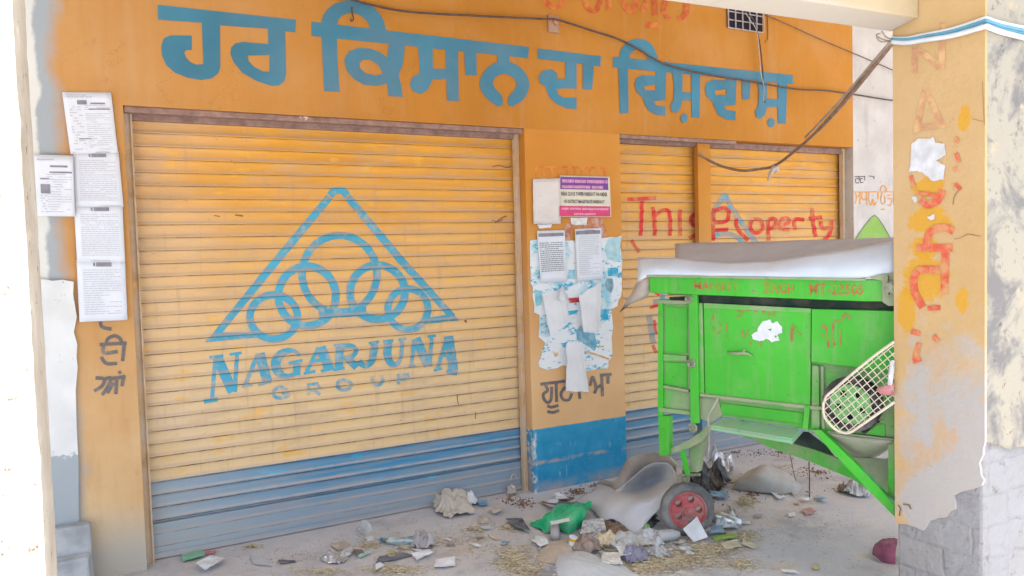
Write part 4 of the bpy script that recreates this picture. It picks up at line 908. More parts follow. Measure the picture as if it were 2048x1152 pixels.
def printed(o, on, kind, seed=0):
    p = PP(on)
    if kind == 'form':
        p.words(U4(.08, .03, .6, .09), 2, seed, .05, .2); p.words(U4(.10, .22, .36, .95), 16, seed+1, .1, .3, .25, .5); p.words(U4(.42, .20, .92, .95), 22, seed+2, .05, .3, .22, .75)
        p.build('small_print', PRINT, o)
        p = PP(on); p.poly(U4(.28, .13, .48, .20)); p.poly(U4(.55, .17, .85, .195)); p.poly(U4(.50, .265, .94, .285)); p.poly(U4(.22, .75, .48, .765)); p.build('headings', simple('mid_print', (.22, .22, .26), .9), o)
    elif kind == 'form2':
        p.words(U4(.08, .05, .5, .1), 1, seed, .05, .2); p.words(U4(.30, .30, .95, .95), 16, seed+2, .05, .3, .22, .75); p.words(U4(.12, .6, .3, .95), 8, seed, .1, .3, .3, .5)
        p.build('small_print', PRINT, o); p = PP(on); p.poly(U4(.40, .17, .85, .2)); p.poly(U4(.38, .27, .96, .295)); p.poly(U4(.13, .38, .36, .40)); p.poly(U4(.13, .48, .38, .63)); p.build('headings', simple('mid_print', (.22, .22, .26), .9), o)
    elif kind == 'letter':
        p.words(U4(.12, .14, .90, .9), 20, seed, .03, .16, .24, .97, .85); p.build('small_print', PRINT, o)
        p = PP(on); p.poly(U4(.34, .035, .38, .095)); p.poly(U4(.40, .03, .72, .10)); p.build('letterhead', simple('mid_print', (.22, .22, .26), .9), o)
    elif kind == 'notice':
        p.words(U4(.06, .22, .92, .80), 15, seed, .03, .13, .32, .97, .9); p.build('small_print', DARK, o)
        p = PP(on); p.poly(U4(.04, .05, .96, .115)); p.build('letterhead', simple('mid_print', (.22, .22, .26), .9), o)
        p = PP(on); p.o = 0; p = Paint(lambda x, y, e: on(x, y)+(on(x, y)-on(x, y))-np.array([0, .0006, 0]), base=0); p.poly(U4(.09, .06, .17, .105)); p.poly(U4(.80, .06, .90, .105)); p.words(U4(.24, .065, .74, .1), 1, seed, .03, .06, .6); p.build('emblem', PAPER, o)
    elif kind == 'faint':
        p.words(U4(.15, .04, .9, .07), 1, seed, .08, .2); p.words(U4(.18, .13, .75, .9), 14, seed, .06, .25, .12, .5); p.build('small_print', simple('faint_print', (.50, .49, .50), .9), o)
    elif kind == 'lines':
        p.words(U4(.1, .1, .92, .9), 15, seed, .1, .4, .08, .8); p.build('small_print', simple('faint_print', (.50, .49, .50), .9), o)
gl_ = 'printed notices pasted at the left edge of the wall'
for i, (q, lab, off, kd) in enumerate((
    ([(124, 184), (222, 185), (236, 306), (141, 308)], 'topmost printed form of the column of white sheets left of the big shutter', .006, 'form'),
    ([(67, 309), (146, 311), (150, 433), (75, 432)], 'small printed form sticking out to the left of the paper column', .024, 'form2'),
    ([(146, 304), (237, 303), (247, 414), (149, 413)], 'second white sheet from the top of the paper column', .009, 'letter'),
    ([(148, 411), (245, 411), (250, 524), (154, 524)], 'third white sheet of the paper column with a dark letterhead', .012, 'letter'),
    ([(153, 521), (250, 521), (255, 640), (159, 644)], 'lowest white sheet of the paper column above the grey letters', .015, 'letter'))):
    o, on = sheet('paper_notice', q, lab, off, group=gl_, curl=.004, seed=i*3); printed(o, on, kd, i)
x6 = crop(1050, 450, 6.06); x7 = crop(1050, 600, 4.61); x5 = c5p
# torn light blue poster, its picture worn to patches
def poster_mat():
    M = Mat('torn_poster_paper', .85, .15); x, y, z = M.xyz()
    col = M.mix(M.rng(M.noise(4.5, 6, .6, dist=.8), .34, .48), (.30, .55, .64), (.68, .72, .75))
    col = M.mix(M.rng(M.noise(13, 6, .75, M.map((1, 1, 2.2))), .55, .60, 0, .95), col, (.03, .36, .55))
    col = M.mix(M.rng(M.noise(32, 6, .8), .60, .63), col, (.66, .67, .66))
    col = M.mix(M.rng(M.noise(50, 5, .8), .68, .72, 0, .7), col, (.12, .2, .24)); return M.base(col)
po = [x6(60, 182), x6(480, 190), x6(980, 140), x6(1160, 132), x6(1165, 820), x6(1120, 985), x6(1030, 1000), x7(798, 95), x7(800, 510), x7(772, 560), x7(768, 630), x7(600, 650), x7(360, 610), x7(210, 640), x7(132, 620), x7(150, 480), x7(190, 390), x7(132, 350), x7(130, 130), x7(95, 115), x6(75, 700)]
pm = MB()
P2 = Paint(fwall, base=.0035); P2.poly(torn(po, 1, 5)); 
poster = P2.build('torn_poster', poster_mat(), None, loc=onY(1150, 600, D-.003)); tag(poster, 'torn sky blue poster on the pillar beneath the pasted notices', 'poster')
def patch(name, pts, c, off, parent=poster, conv=x6, amp=1.5, mat=None):
    p = Paint(fwall, base=off); p.poly(torn([conv(*q) for q in pts], rnd.random()*50, amp, 4)); return p.build(name, mat or simple('print_%d_%d_%d' % tuple(int(k*100) for k in c), c, .85, .2, 30, (.60, .6, .6), .5, 20), parent)
patch('blue_print', [(1005, 520), (1130, 520), (1130, 620), (1005, 620)], (.04, .36, .54), .0046)
patch('blue_print', [(928, 1018), (1005, 1018), (1005, 1150), (928, 1150)], (.03, .36, .56), .0046)
patch('blue_print', [(1010, 160), (1155, 150), (1150, 440), (1000, 420), (960, 300)], (.32, .55, .62), .0044)
patch('blue_print', [(530, 540), (610, 540), (605, 660), (520, 650)], (.24, .50, .60), .0046); patch('blue_print', [(115, 780), (215, 800), (200, 960), (130, 990)], (.20, .50, .60), .0045)
patch('blue_print', [(520, 1040), (650, 1030), (620, 1075), (530, 1090)], (.03, .38, .58), .0046)
patch('blue_grey_print', [(970, 700), (990, 640), (1060, 645), (1080, 740), (1040, 830), (985, 780)], (.16, .30, .38), .0047)
patch('red_print', [(520, 890), (665, 880), (668, 935), (545, 945)], (.50, .05, .06), .0047)
patch('trouser_print', [(470, 280), (520, 225), (545, 300), (640, 305), (662, 430), (640, 470), (590, 440), (480, 370)], (.13, .34, .48), .0047, conv=x7)
patch('yellow_print', [(262, 485), (300, 480), (310, 510), (280, 525)], (.66, .36, .05), .0046, conv=x7); patch('yellow_print', [(680, 425), (730, 420), (735, 432), (685, 436)], (.66, .36, .05), .0046, conv=x7)
patch('tan_print', [(560, 470), (640, 490), (780, 540), (770, 555), (640, 510), (565, 490)], (.55, .34, .15), .0046, conv=x7)
# remains of an older brown print above
br = patch('old_print_remains', [(600, 1000), (640, 900), (720, 860), (760, 930), (700, 990), (690, 1150), (620, 1150)], (.42, .16, .08), .0030, None, x5); tag(br, 'scrap of an older brown poster between the two typed notices', 'poster scrap')
o2 = patch('old_print_remains', [(780, 950), (960, 920), (980, 800), (1170, 810), (1250, 1000), (1235, 1120), (1170, 1100), (1100, 960), (900, 960)], (.46, .18, .09), .0031, None, x5); tag(o2, 'scrap of an older brown poster under the pink and purple banner', 'poster scrap')
o3 = patch('blank_remains', [(700, 810), (960, 805), (950, 920), (900, 915), (780, 925), (720, 900)], (.62, .62, .62), .0038, None, x5); tag(o3, 'white torn remnant under the bottom edge of the printed banner', 'paper scrap')
gp_ = 'notices pasted on the pillar'
cream_p = simple('yellowed_paper', (.62, .58, .56), .85, .06, 6)
o, on = sheet('paper_notice', [x5(120, 212), x5(535, 205), x5(548, 905), x5(132, 905)], 'yellowed faint notice at the top left of the pillar beside the banner', .007, cream_p, group=gp_, edge=1.5, seed=21); printed(o, on, 'faint', 2)
o, on = sheet('paper_scrap', [x5(195, 905), x5(410, 910), x5(400, 965), x5(215, 975)], 'ragged white scrap under the yellowed notice', .006, PAPER, cat='paper scrap', edge=2, seed=23, nx=5, ny=3)
o, on = sheet('paper_notice', [x6(145, 72), x6(480, 60), x6(512, 680), x6(190, 705)], 'typed notice with bold lines on the left of the pillar', .008, group=gp_, seed=25); printed(o, on, 'notice', 3)
o, on = sheet('paper_notice', [x6(606, 48), x6(925, 36), x6(942, 655), x6(630, 685)], 'typed notice with pale lines on the right of the pillar', .008, group=gp_, seed=28); printed(o, on, 'letter', 4)
p = PP(on); p.poly(U4(.03, .04, .96, .11)); p.build('letterhead', simple('mid_print', (.22, .22, .26), .9), o)
def torn_sheet(quad, lab, off, seed, folds=.012):
    TL, TR, BR, BL = [np.array(q, float) for q in quad]; rows = []; n = 9
    for i in range(n+1):
        v = i/n; r = []
        for j in range(n+1):
            u = j/n; q = (TL*(1-u)+TR*u)*(1-v)+(BL*(1-u)+BR*u)*v + 3.0*np.array([noise.noise(Vector((u*4, v*4, seed))), noise.noise(Vector((u*4, v*4, seed+9)))])*(1 if i in (0, n) or j in (0, n) else .3)
            r.append(fwall(*q, off+abs(noise.noise(Vector((u*2.2, v*2.2, seed+3))))*folds+(.02*max(0, abs(u-.5)-.36)/.14)))
        rows.append(r)
    m = MB(); m.grid(rows[::-1], -.0008); o = m.build('torn_notice', simple('crumpled_paper', (.70, .715, .74), .85, .06, 8, bump=.1), None, False, loc=fwall(*((TL+BR)/2), 0)); tag(o, lab, 'torn notice', 'torn notices on the pillar')
    p = Paint(lambda x, y, e: fwall(*((TL*(1-x)+TR*x)*(1-y)+(BL*(1-x)+BR*x)*y), off+folds*.85), base=0)
    return o
torn_sheet([x6(215, 880), x6(470, 745), x7(400, 210), x7(235, 345)], 'torn notice with a folded corner on the left of the blue poster', .007, 31)
torn_sheet([x6(440, 742), x6(470, 745), x6(545, 960), x6(400, 900)], 'folded paper flap pointing down over the torn notice', .020, 33, .006)
torn_sheet([x6(655, 850), x6(925, 690), x7(690, 285), x7(540, 295)], 'long torn notice on the right of the blue poster', .007, 36)
torn_sheet([x7(385, 395), x7(530, 390), x7(590, 850), x7(380, 840)], 'lowest torn notice hanging over the black letters', .008, 39)
# printed banner
def quadpatch(name, uv, on, mat, parent):
    p = PP(on); (a, b), (c, d) = uv[0], uv[2]
    p.mb.grid([[p._p(a+(c-a)*j/16, d+(b-d)*i/4) for j in range(17)] for i in range(5)]); return p.build(name, mat, parent)
o, on = sheet('printed_banner', [x5(535, 160), x5(1300, 180), x5(1325, 800), x5(535, 795)], 'small printed banner with purple, cream and pink bands near the top of the pillar', .010, simple('cream_print', (.62, .60, .48), .7, .05, 10), 'banner', seed=44, curl=.003)
quadpatch('purple_band', U4(.01, .03, .965, .33), on, simple('purple_print', (.17, .06, .28), .7, .15, 30), o); quadpatch('pink_band', U4(0, .735, .985, .985), on, simple('pink_print', (.58, .06, .17), .7, .15, 30), o)
lift = lambda f_, d_: (lambda x, y, e: f_(x, y)+np.array([0, -d_-e, 0]))
for body, q, mt in (('THIS PROPERTY IS GOVERNMENT', U4(.05, .07, .95, .16), (.58, .28, .48)), ('PROPERTY SEIZED SHOP', U4(.05, .21, .86, .30), (.58, .28, .48)), ('NEAR CLOCK TOWER FARIDKOT ON ORDER', U4(.03, .39, .94, .49), (.07, .06, .10)), ('OF DISTRICT MAGISTRATE FARIDKOT', U4(.08, .58, .88, .67), (.07, .06, .10)), ('POST NO HOARDING ON A SITE', U4(.03, .76, .94, .83), (.62, .40, .44)), ('SAVE TREES', U4(.28, .89, .68, .96), (.62, .40, .44))):
    if mt[0] > .1: continue
    p = Paint(lift(on, .001), base=0); p.text(body, q, .02, 1); p.build('lettering', simple('lettering_dark', mt, .8), o)
# upper and lower bands: only the rhythm of the letters can be made out
for q, n_, sd_ in ((U4(.05, .06, .95, .17), 1, 5), (U4(.04, .205, .86, .305), 1, 6), (U4(.03, .755, .95, .83), 1, 7), (U4(.28, .885, .70, .955), 1, 8)):
    p = Paint(lift(on, .001), base=0); p.words(q, n_, sd_, .007, .018, .7, .97, .95, .006); p.build('lettering', simple('lettering_pale', (.74, .36, .52), .8), o)

# ================================================================ litter on the ground
def gw(px, py): P = onZ(px, py); return P, float((P-CAM) @ W_)/FPX          # ground point, metres per photo pixel there
def cloth(name, rows, mat, label, cat, sub=5, amp=.006, fr=9.0, thick=-.002, group=None, smooth=False, parent=None):
    Q = [catmull([onZ(x, y, z) for x, y, z in r], sub) for r in rows]
    cols = [catmull([r[j] for r in Q], sub) for j in range(len(Q[0]))]
    R = [[cols[j][i] for j in range(len(cols))] for i in range(len(cols[0]))]; out = []
    for r in R:
        o = []
        for p in r:
            v = Vector(p)*fr; n = noise.noise(v)+.6*(1-abs(noise.noise(v*2.1))*2)*.6+.3*noise.noise(v*4.3)
            o.append(np.array([p[0]+amp*.5*noise.noise(v+Vector((9, 0, 0))), p[1], max(p[2]+amp*n, .0025)]))
        out.append(o)
    m = MB(); m.grid(out, thick); o = m.build(name, mat, parent, smooth, loc=None if parent else (*np.mean([p[:2] for r in out for p in r], axis=0), 0))
    return tag(o, label, cat, group) if label else o
def flat(name, pts, mat, label, cat, z=.006, amp=.008, n=5, group=None, sd=0, fr=14):
    """a scrap lying on the ground: its outline in the photo, filled and curled"""
    TL, TR, BR, BL = [np.array(q, float) for q in pts]; rows = []
    for i in range(n+1):
        v = i/n; r = []
        for j in range(n+1):
            u = j/n; q = (TL*(1-u)+TR*u)*(1-v)+(BL*(1-u)+BR*u)*v
            if i in (0, n) or j in (0, n): q = q+np.array([noise.noise(Vector((u*5, v*5, sd))), noise.noise(Vector((u*5, v*5, sd+7)))])*2.0
            P = onZ(*q); k = Vector(P)*fr; e = z+amp*(noise.noise(k+Vector((0, 0, sd)))+.7+abs(noise.noise(k*2.3)))
            P = onZ(*q, max(e, .003)); rows.append(P) if False else r.append(P)
        rows.append(r)
    m = MB(); m.grid(rows[::-1], -.0012); o = m.build(name, mat, None, loc=(*onZ(*(TL+BR)/2)[:2], 0)); return tag(o, label, cat, group)
def crump(name, px, py, rx, h, mat, label, cat, sd=0, depth=.7, amp=.35, fr=2.2, sub=4, yaw_=0, smooth=False, group=None):
    """crumpled lump resting on the ground; rx = half width in photo pixels, h = height in m"""
    P, s = gw(px, py); R = rx*s; bm = bmesh.new(); bmesh.ops.create_icosphere(bm, subdivisions=sub, radius=1)
    vs = []
    for v in bm.verts:
        q = v.co*fr*.75+Vector((sd*3.1, sd, 0)); q2 = q+.35*Vector((noise.noise(q*1.3), noise.noise(q*1.3+Vector((5, 0, 0))), noise.noise(q*1.3+Vector((0, 5, 0)))))
        dd = noise.voronoi(q2)[0]; d2 = noise.voronoi(q2*2.1)[0]
        k = .78+amp*1.1*(dd[1]-dd[0])+amp*.5*(d2[1]-d2[0])+amp*.6*noise.noise(q*.9)-amp*.35*dd[0]
        k *= 1+.25*max(0, -v.co.z)
        p = v.co*k; x, y = p.x*R, p.y*R*depth
        vs.append((P[0]+x*cos(yaw_-.48)-y*sin(yaw_-.48), P[1]+x*sin(yaw_-.48)+y*cos(yaw_-.48)+R*depth*.5, max(h*.46*(1+p.z)*.95, .002)))
    m = MB(); bm.verts.index_update(); m.add(vs, [tuple(v.index for v in f.verts) for f in bm.faces]); bm.free()
    o = m.build(name, mat, None, smooth, loc=(P[0], P[1]+R*depth*.5, 0)); return tag(o, label, cat, group)
def crush(name, px, py, rx, h, mat, label, cat, sd=0, ry=None, n=16, fr=1.5, group=None):
    """a thin sheet or film crushed where it lies: creased facets, ragged rim, hollow below"""
    ry = ry or rx*.42; r = random.Random(sd*13+1); rows = []; a0 = r.uniform(-.5, .5)
    for i in range(n+1):
        row = []
        for j in range(n+1):
            u, v = 2*j/n-1, 2*i/n-1
            k = 1/max(1, (abs(u)**3+abs(v)**3)**(1/3)); u2, v2 = u*k, v*k; q = Vector((u*fr, v*fr, sd*2.7))
            e = .22*noise.noise(q*1.6)+.16*noise.noise(q*4); ca_, sa_ = cos(a0), sin(a0)
            X = rx*(u2*(1+e)+.14*noise.noise(q*2.2+Vector((9, 0, 0)))); Y = ry*(v2*(1+e)+.14*noise.noise(q*2.2+Vector((0, 9, 0))))
            d = noise.voronoi(q*1.15)[0]; d2 = noise.voronoi(q*2.6)[0]
            z = h*max(0, 1-.75*max(abs(u), abs(v))**2.2)*(.34+.60*(d[1]-d[0])+.12*(d2[1]-d2[0])+.5*(noise.noise(q*.9)+.3))*.75
            P = onZ(px+X*ca_-Y*sa_*1.6, py+Y*ca_+X*sa_*.3); P[2] = max(z, .003)+.003*abs(noise.noise(q*3)); row.append(P)
        rows.append(row)
    m = MB(); m.grid(rows[::-1], -.001); o = m.build(name, mat, None, loc=(*onZ(px, py)[:2], 0)); return tag(o, label, cat, group)
def lie(px, py, prof, ang, mat, name, label, cat, n=14, tilt=0.0):
    P, s = gw(px, py); r = max(q[1] for q in prof); ax = np.array([cos(ang), sin(ang), tilt]); m = MB(); m.lathe(P+np.array([0, 0, r+.003]), ax, prof, n)
    return tag(m.build(name, mat, None, True, loc=(P[0], P[1], 0)), label, cat)
wp = simple('litter_paper', (.66, .69, .73), .8, .08, 12, (.50, .48, .44), .5, 9)
grey_p = simple('grey_plastic', (.34, .33, .34), .5, .2, 14, (.42, .39, .35), .6, 8)
dark_p = simple('dark_plastic', (.10, .105, .125), .45, .3, 14, (.34, .31, .28), .6, 8)
blk_p = simple('black_plastic', (.025, .025, .03), .35, .3, 14, (.2, .18, .16), .5, 8)
beige = simple('dusty_cardboard', (.42, .36, .29), .9, .15, 10, (.48, .43, .37), .6, 6)
bluep = simple('blue_wrapper', (.14, .32, .48), .4, .2, 14, (.52, .52, .50), .5, 14)
mint = simple('mint_plastic', (.34, .54, .48), .45, .1, 14, (.6, .6, .56), .4, 14)
greenp = simple('green_plastic', (.01, .42, .18), .38, .12, 9, (.35, .45, .32), .35, 8)
dust_p = simple('dusty_paper', (.48, .44, .38), .9, .15, 14, (.40, .36, .31), .6, 9)
foil = simple('silver_foil', (.55, .55, .57), .3, .3, 30, (.4, .38, .36), .6, 12, metal=.7)
pink = simple('maroon_cloth', (.30, .09, .15), .95, .2, 16, (.36, .22, .24), .5, 10)
creamp = simple('cream_wrapper', (.58, .54, .40), .6, .15, 18, (.45, .40, .32), .5, 12)
brownp = simple('brown_refuse', (.17, .115, .085), .9, .4, 30, (.33, .26, .2), .6, 20)
def clear_mat(name='clear_plastic', a=.45):
    M = Mat(name, .25, .5); M.b.inputs['Alpha'].default_value = a; return M.base((.60, .63, .64))
clear = clear_mat(); cloudy = clear_mat('cloudy_plastic', .72)

# big grey sheet thrown down against the castor wheel
gs = thing('floor_sheet', onZ(1250, 1020), 'large curled grey vinyl sheet lying between the pillar and the red wheel', 'vinyl sheet')
vin = simple('grey_vinyl', (.50, .515, .54), .65, .1, 5, (.46, .43, .40), .5, 6, bump=.08)
cloth('curled_face', [
 [(1152, 1003, .008), (1185, 1022, .012), (1203, 1041, .015), (1227, 1040, .035), (1243, 1053, .015), (1271, 1070, .006), (1296, 1046, .05), (1320, 1012, .14)],
 [(1165, 992, .05), (1195, 1005, .06), (1215, 1015, .075), (1240, 1018, .09), (1262, 1028, .085), (1288, 1028, .09), (1308, 1012, .13), (1328, 996, .17)],
 [(1182, 984, .06), (1208, 988, .085), (1230, 994, .11), (1255, 998, .13), (1280, 1000, .14), (1300, 998, .15), (1320, 986, .18), (1338, 976, .21)],
 [(1190, 976, .06), (1214, 980, .09), (1236, 985, .11), (1266, 976, .10), (1292, 966, .09), (1314, 958, .12), (1332, 960, .19), (1348, 965, .24)],
 [(1195, 969, .06), (1220, 974, .09), (1236, 979, .12), (1278, 946, .20), (1302, 930, .26), (1334, 929, .29), (1350, 946, .28), (1355, 968, .26)]], vin, None, None, 4, .011, 6, -.004, parent=gs, smooth=True)
cloth('brown_backing', [
 [(1192, 970, .05), (1218, 976, .07), (1236, 981, .10), (1278, 948, .18), (1302, 932, .245), (1334, 931, .275), (1352, 948, .26)],
 [(1198, 963, .08), (1222, 966, .12), (1238, 958, .15), (1266, 930, .25), (1300, 916, .30), (1336, 918, .315), (1353, 934, .29)],
 [(1205, 958, .09), (1228, 962, .13), (1243, 940, .19), (1256, 917, .28), (1298, 906, .34), (1334, 908, .345), (1351, 924, .31)]], simple('brown_backing', (.34, .295, .26), .9, .12, 8, (.42, .36, .3), .5, 7), None, None, 4, .004, 9, -.004, parent=gs, smooth=True)
cloth('green_bag', [[(1063, 1053, .003), (1095, 1067, .003), (1120, 1061, .01), (1143, 1066, .005), (1168, 1050, .01)], [(1062, 1043, .012), (1092, 1048, .05), (1118, 1043, .065), (1145, 1042, .07), (1173, 1030, .06)],
 [(1084, 1036, .04), (1102, 1030, .085), (1126, 1026, .085), (1150, 1021, .095), (1179, 1017, .07)], [(1097, 1029, .03), (1113, 1014, .05), (1135, 1012, .05), (1160, 1008, .06), (1185, 1007, .05)]], greenp, 'crumpled bright green plastic bag lying in front of the grey sheet', 'plastic bag', 5, .026, 13, -.001)
flat('paper_scrap', [(1100, 1042), (1139, 1035), (1140, 1042), (1102, 1049)], wp, 'white paper strip lying on the green bag', 'paper scrap', .085, .004, 3, sd=2)
cloth('blue_grey_sheet', [[(1098, 1185, .003), (1150, 1190, .004), (1220, 1190, .004), (1325, 1185, .003)], [(1108, 1140, .02), (1150, 1145, .04), (1210, 1150, .035), (1296, 1160, .008)], [(1114, 1118, .025), (1145, 1118, .05), (1195, 1126, .045), (1262, 1140, .02)], [(1122, 1109, .01), (1140, 1104, .02), (1178, 1108, .03), (1245, 1130, .012)]], simple('pale_blue_vinyl', (.50, .54, .58), .6, .06, 6, (.46, .45, .43), .4, 6), 'large pale blue grey sheet lying nearest the camera in the rubbish', 'vinyl sheet', 5, .008, 8, -.002)
cloth('white_sack', [[(1462, 978, .003), (1520, 987, .003), (1560, 989, .003), (1598, 987, .003)], [(1474, 962, .06), (1520, 957, .10), (1560, 962, .08), (1602, 971, .035)], [(1492, 946, .07), (1526, 933, .13), (1558, 946, .09), (1590, 960, .04)], [(1505, 942, .03), (1530, 932, .06), (1556, 940, .05), (1585, 955, .02)]], simple('dusty_sack', (.42, .415, .40), .85, .12, 10, (.34, .30, .27), .6, 6), 'limp grey white sack lying under the green machine', 'sack', 5, .018, 8, -.002, smooth=True)
crush('black_bag', 1415, 971, 41, 0.297, blk_p, 'shiny black bin bag slumped behind the castor wheel', 'bin bag', 3)
crump('black_bag', 1300, 1055, 26, .09, blk_p, 'black plastic crushed under the grey sheet beside the wheel', 'bin bag', 8, .8, .4, 2, 3)
crush('foil_tangle', 1440, 946, 28, 0.257, foil, 'silver foil tangle on the black bin bag behind the wheel', 'foil', 5)
cloth('cardboard_square', [[(1388, 1084, .006), (1402, 1079, .014), (1416, 1074, .024)], [(1376, 1071, .040), (1391, 1060, .056), (1405, 1054, .068)], [(1366, 1058, .072), (1380, 1046, .096), (1394, 1033, .118)]], wp, 'square white card leaning at the foot of the red wheel', 'card', 3, .0006, 14, -.0015)
P, s = gw(1392, 1078); 
crush('plastic_bottle', 1452, 1054, 25, 0.135, cloudy, 'crushed clear bottle at the right of the wheel', 'bottle', 11)
lie(1448, 1052, [(-.09, .02), (-.085, .032), (-.03, .034), (.03, .033), (.06, .028), (.08, .013), (.095, .013), (.096, 0)], 2.4, foil, 'silver_can', 'dull silver bottle pointing away at the right of the wheel', 'bottle', tilt=.3)
flat('blue_label', [(1422, 1052), (1446, 1050), (1448, 1064), (1420, 1066)], bluep, 'pale blue wrapper at the lower right of the wheel', 'wrapper', .03, .008, 4, sd=6)
flat('grey_rag', [(1452, 1008), (1476, 1018), (1476, 1034), (1456, 1030)], grey_p, 'grey rag right of the wheel beside the silver bottle', 'rag', .02, .02, 5, sd=7)
flat('green_sheet', [(1424, 1072), (1472, 1064), (1476, 1074), (1430, 1082)], simple('lime_wrapper', (.26, .42, .09), .5, .15, 12, (.45, .45, .3), .4, 9), 'lime green wrapper flattened below the wheel', 'wrapper', .012, .008, 4, sd=8)
flat('cream_wrapper', [(1440, 1086), (1474, 1078), (1482, 1092), (1452, 1098)], creamp, 'cream wrapper in the straw below the lime green one', 'wrapper', .008, .01, 4, sd=9)
flat('straw_paper', [(1486, 1076), (1518, 1092), (1510, 1098), (1484, 1088)], creamp, 'cream paper strip at the right end of the rubbish heap', 'wrapper', .006, .006, 4, sd=10)
flat('blue_strip', [(1418, 980), (1456, 986), (1460, 994), (1424, 992)], bluep, 'pale blue plastic strip just behind the wheel', 'wrapper', .015, .01, 4, sd=11)
lie(1334, 1084, [(-.05, 0), (-.05, .024), (-.042, .031), (.03, .031), (.045, .026), (.056, .02), (.066, .02), (.066, .016), (-.04, .026)], -.3, clear, 'glass_jar', 'cloudy clear jar lying below the left of the wheel', 'jar')
crush('clear_cup', 1318, 1112, 17, 0.095, clear, 'crushed clear cup in the straw at the bottom of the heap', 'cup', 14)
crush('clear_bag', 1252, 1087, 34, 0.074, cloudy, 'cloudy clear bag spread before the pointed tip of the grey sheet', 'plastic bag', 15)
crush('clear_bag', 1300, 1082, 30, 0.081, cloudy, 'small cloudy bag beside the clear jar', 'plastic bag', 16)
crump('green_packet', 1293, 1066, 10, .07, simple('leaf_packet', (.10, .36, .06), .4, .2, 14, (.5, .55, .4), .5, 20), 'little green packet under the pointed tip of the grey sheet', 'packet', 17, .7, .35, 2, 2)
crush('cream_packet', 1212, 1086, 23, 0.108, simple('patterned_packet', (.56, .47, .30), .5, .3, 60, (.6, .58, .5), .6, 30), 'cream patterned packet in the middle of the heap', 'packet', 18)
crush('brown_packet', 1172, 1098, 29, 0.121, simple('brown_packet', (.26, .20, .17), .5, .3, 30, (.4, .35, .3), .5, 14), 'crumpled brown packet above the pale blue grey sheet', 'packet', 19)
cup = thing('paper_cup', onZ(1143, 1100), 'small paper cup with a yellow band lying in the heap', 'cup')
m = MB(); P = onZ(1143, 1100); m.lathe(P+np.array([0, 0, .02]), (.2, -.1, .97), [(0, .016), (.05, .022), (.05, .020), (.002, .014)], 16); m.build('cup_body', wp, cup, True)
m = MB(); m.lathe(P+np.array([0, 0, .02]), (.2, -.1, .97), [(.028, .0202), (.044, .0222)], 16); m.build('band', simple('yellow_band', (.60, .38, .04), .6), cup, True)
flat('striped_paper', [(1206, 1104), (1236, 1104), (1246, 1128), (1200, 1128)], simple('striped_paper', (.62, .61, .58), .8, .15, 70), 'ribbed white card in front of the cream packet', 'card', .03, .012, 6, sd=20)
crush('purple_bag', 1268, 1117, 28, 0.121, simple('slate_plastic', (.19, .19, .27), .4, .25, 12, (.42, .42, .46), .5, 10), 'slate purple plastic bag crumpled at the right of the pale sheet', 'plastic bag', 21)
flat('white_wrapper', [(1232, 1092), (1258, 1092), (1262, 1108), (1240, 1112)], wp, 'white wrapper with a magenta spot beside the slate purple bag', 'wrapper', .03, .015, 4, sd=22)
crump('magenta_scrap', 1252, 1108, 4, .05, simple('magenta_plastic', (.5, .04, .38), .4), 'tiny magenta plastic scrap on the white wrapper', 'plastic scrap', 23, .8, .15, 1.5, 2)
lie(1110, 1072, [(-.07, 0), (-.07, .024), (.02, .026), (.065, .024), (.066, 0)], 1.05, grey_p, 'grey_packet', 'grey rounded packet tucked under the front of the green bag', 'packet', tilt=.25)
flat('paper_scrap', [(1064, 1080), (1090, 1074), (1099, 1086), (1080, 1093)], wp, 'white square paper left of the grey rounded packet', 'paper scrap', .006, .012, 4, sd=24)
cloth('cardboard_sheet', [[(1070, 1122, .003), (1110, 1128, .004), (1140, 1122, .004)], [(1085, 1100, .012), (1116, 1102, .03), (1145, 1100, .02)], [(1105, 1082, .02), (1130, 1080, .03), (1142, 1078, .02)]], beige, 'beige cardboard sheet left of the paper cup', 'cardboard', 5, .008, 9, -.003)
flat('newspaper', [(1166, 1040), (1208, 1036), (1212, 1060), (1160, 1068)], simple('newsprint', (.52, .52, .53), .85, .25, 60), 'crumpled newsprint right of the green bag', 'newspaper', .02, .025, 7, sd=25)
crush('clear_bag', 1186, 1070, 25, 0.068, clear, 'flattened clear film below the newsprint', 'plastic bag', 26)
flat('silver_wrapper', [(1076, 1140), (1110, 1128), (1116, 1150), (1070, 1160)], foil, 'silver wrapper left of the pale blue grey sheet', 'wrapper', .01, .02, 6, sd=27)
crush('brown_refuse', 1232, 1055, 34, 0.068, brownp, 'dark brown refuse in the hollow under the grey sheet', 'refuse', 28)
flat('grey_packaging', [(1110, 986), (1118, 984), (1138, 996), (1112, 998)], wp, 'white carton scrap left of the tip of the grey sheet', 'carton', .02, .02, 4, sd=29)
flat('dark_bag', [(1010, 1036), (1044, 1036), (1062, 1062), (1030, 1054)], dark_p, 'limp dark grey bag left of the green bag', 'plastic bag', .006, .018, 6, sd=30)
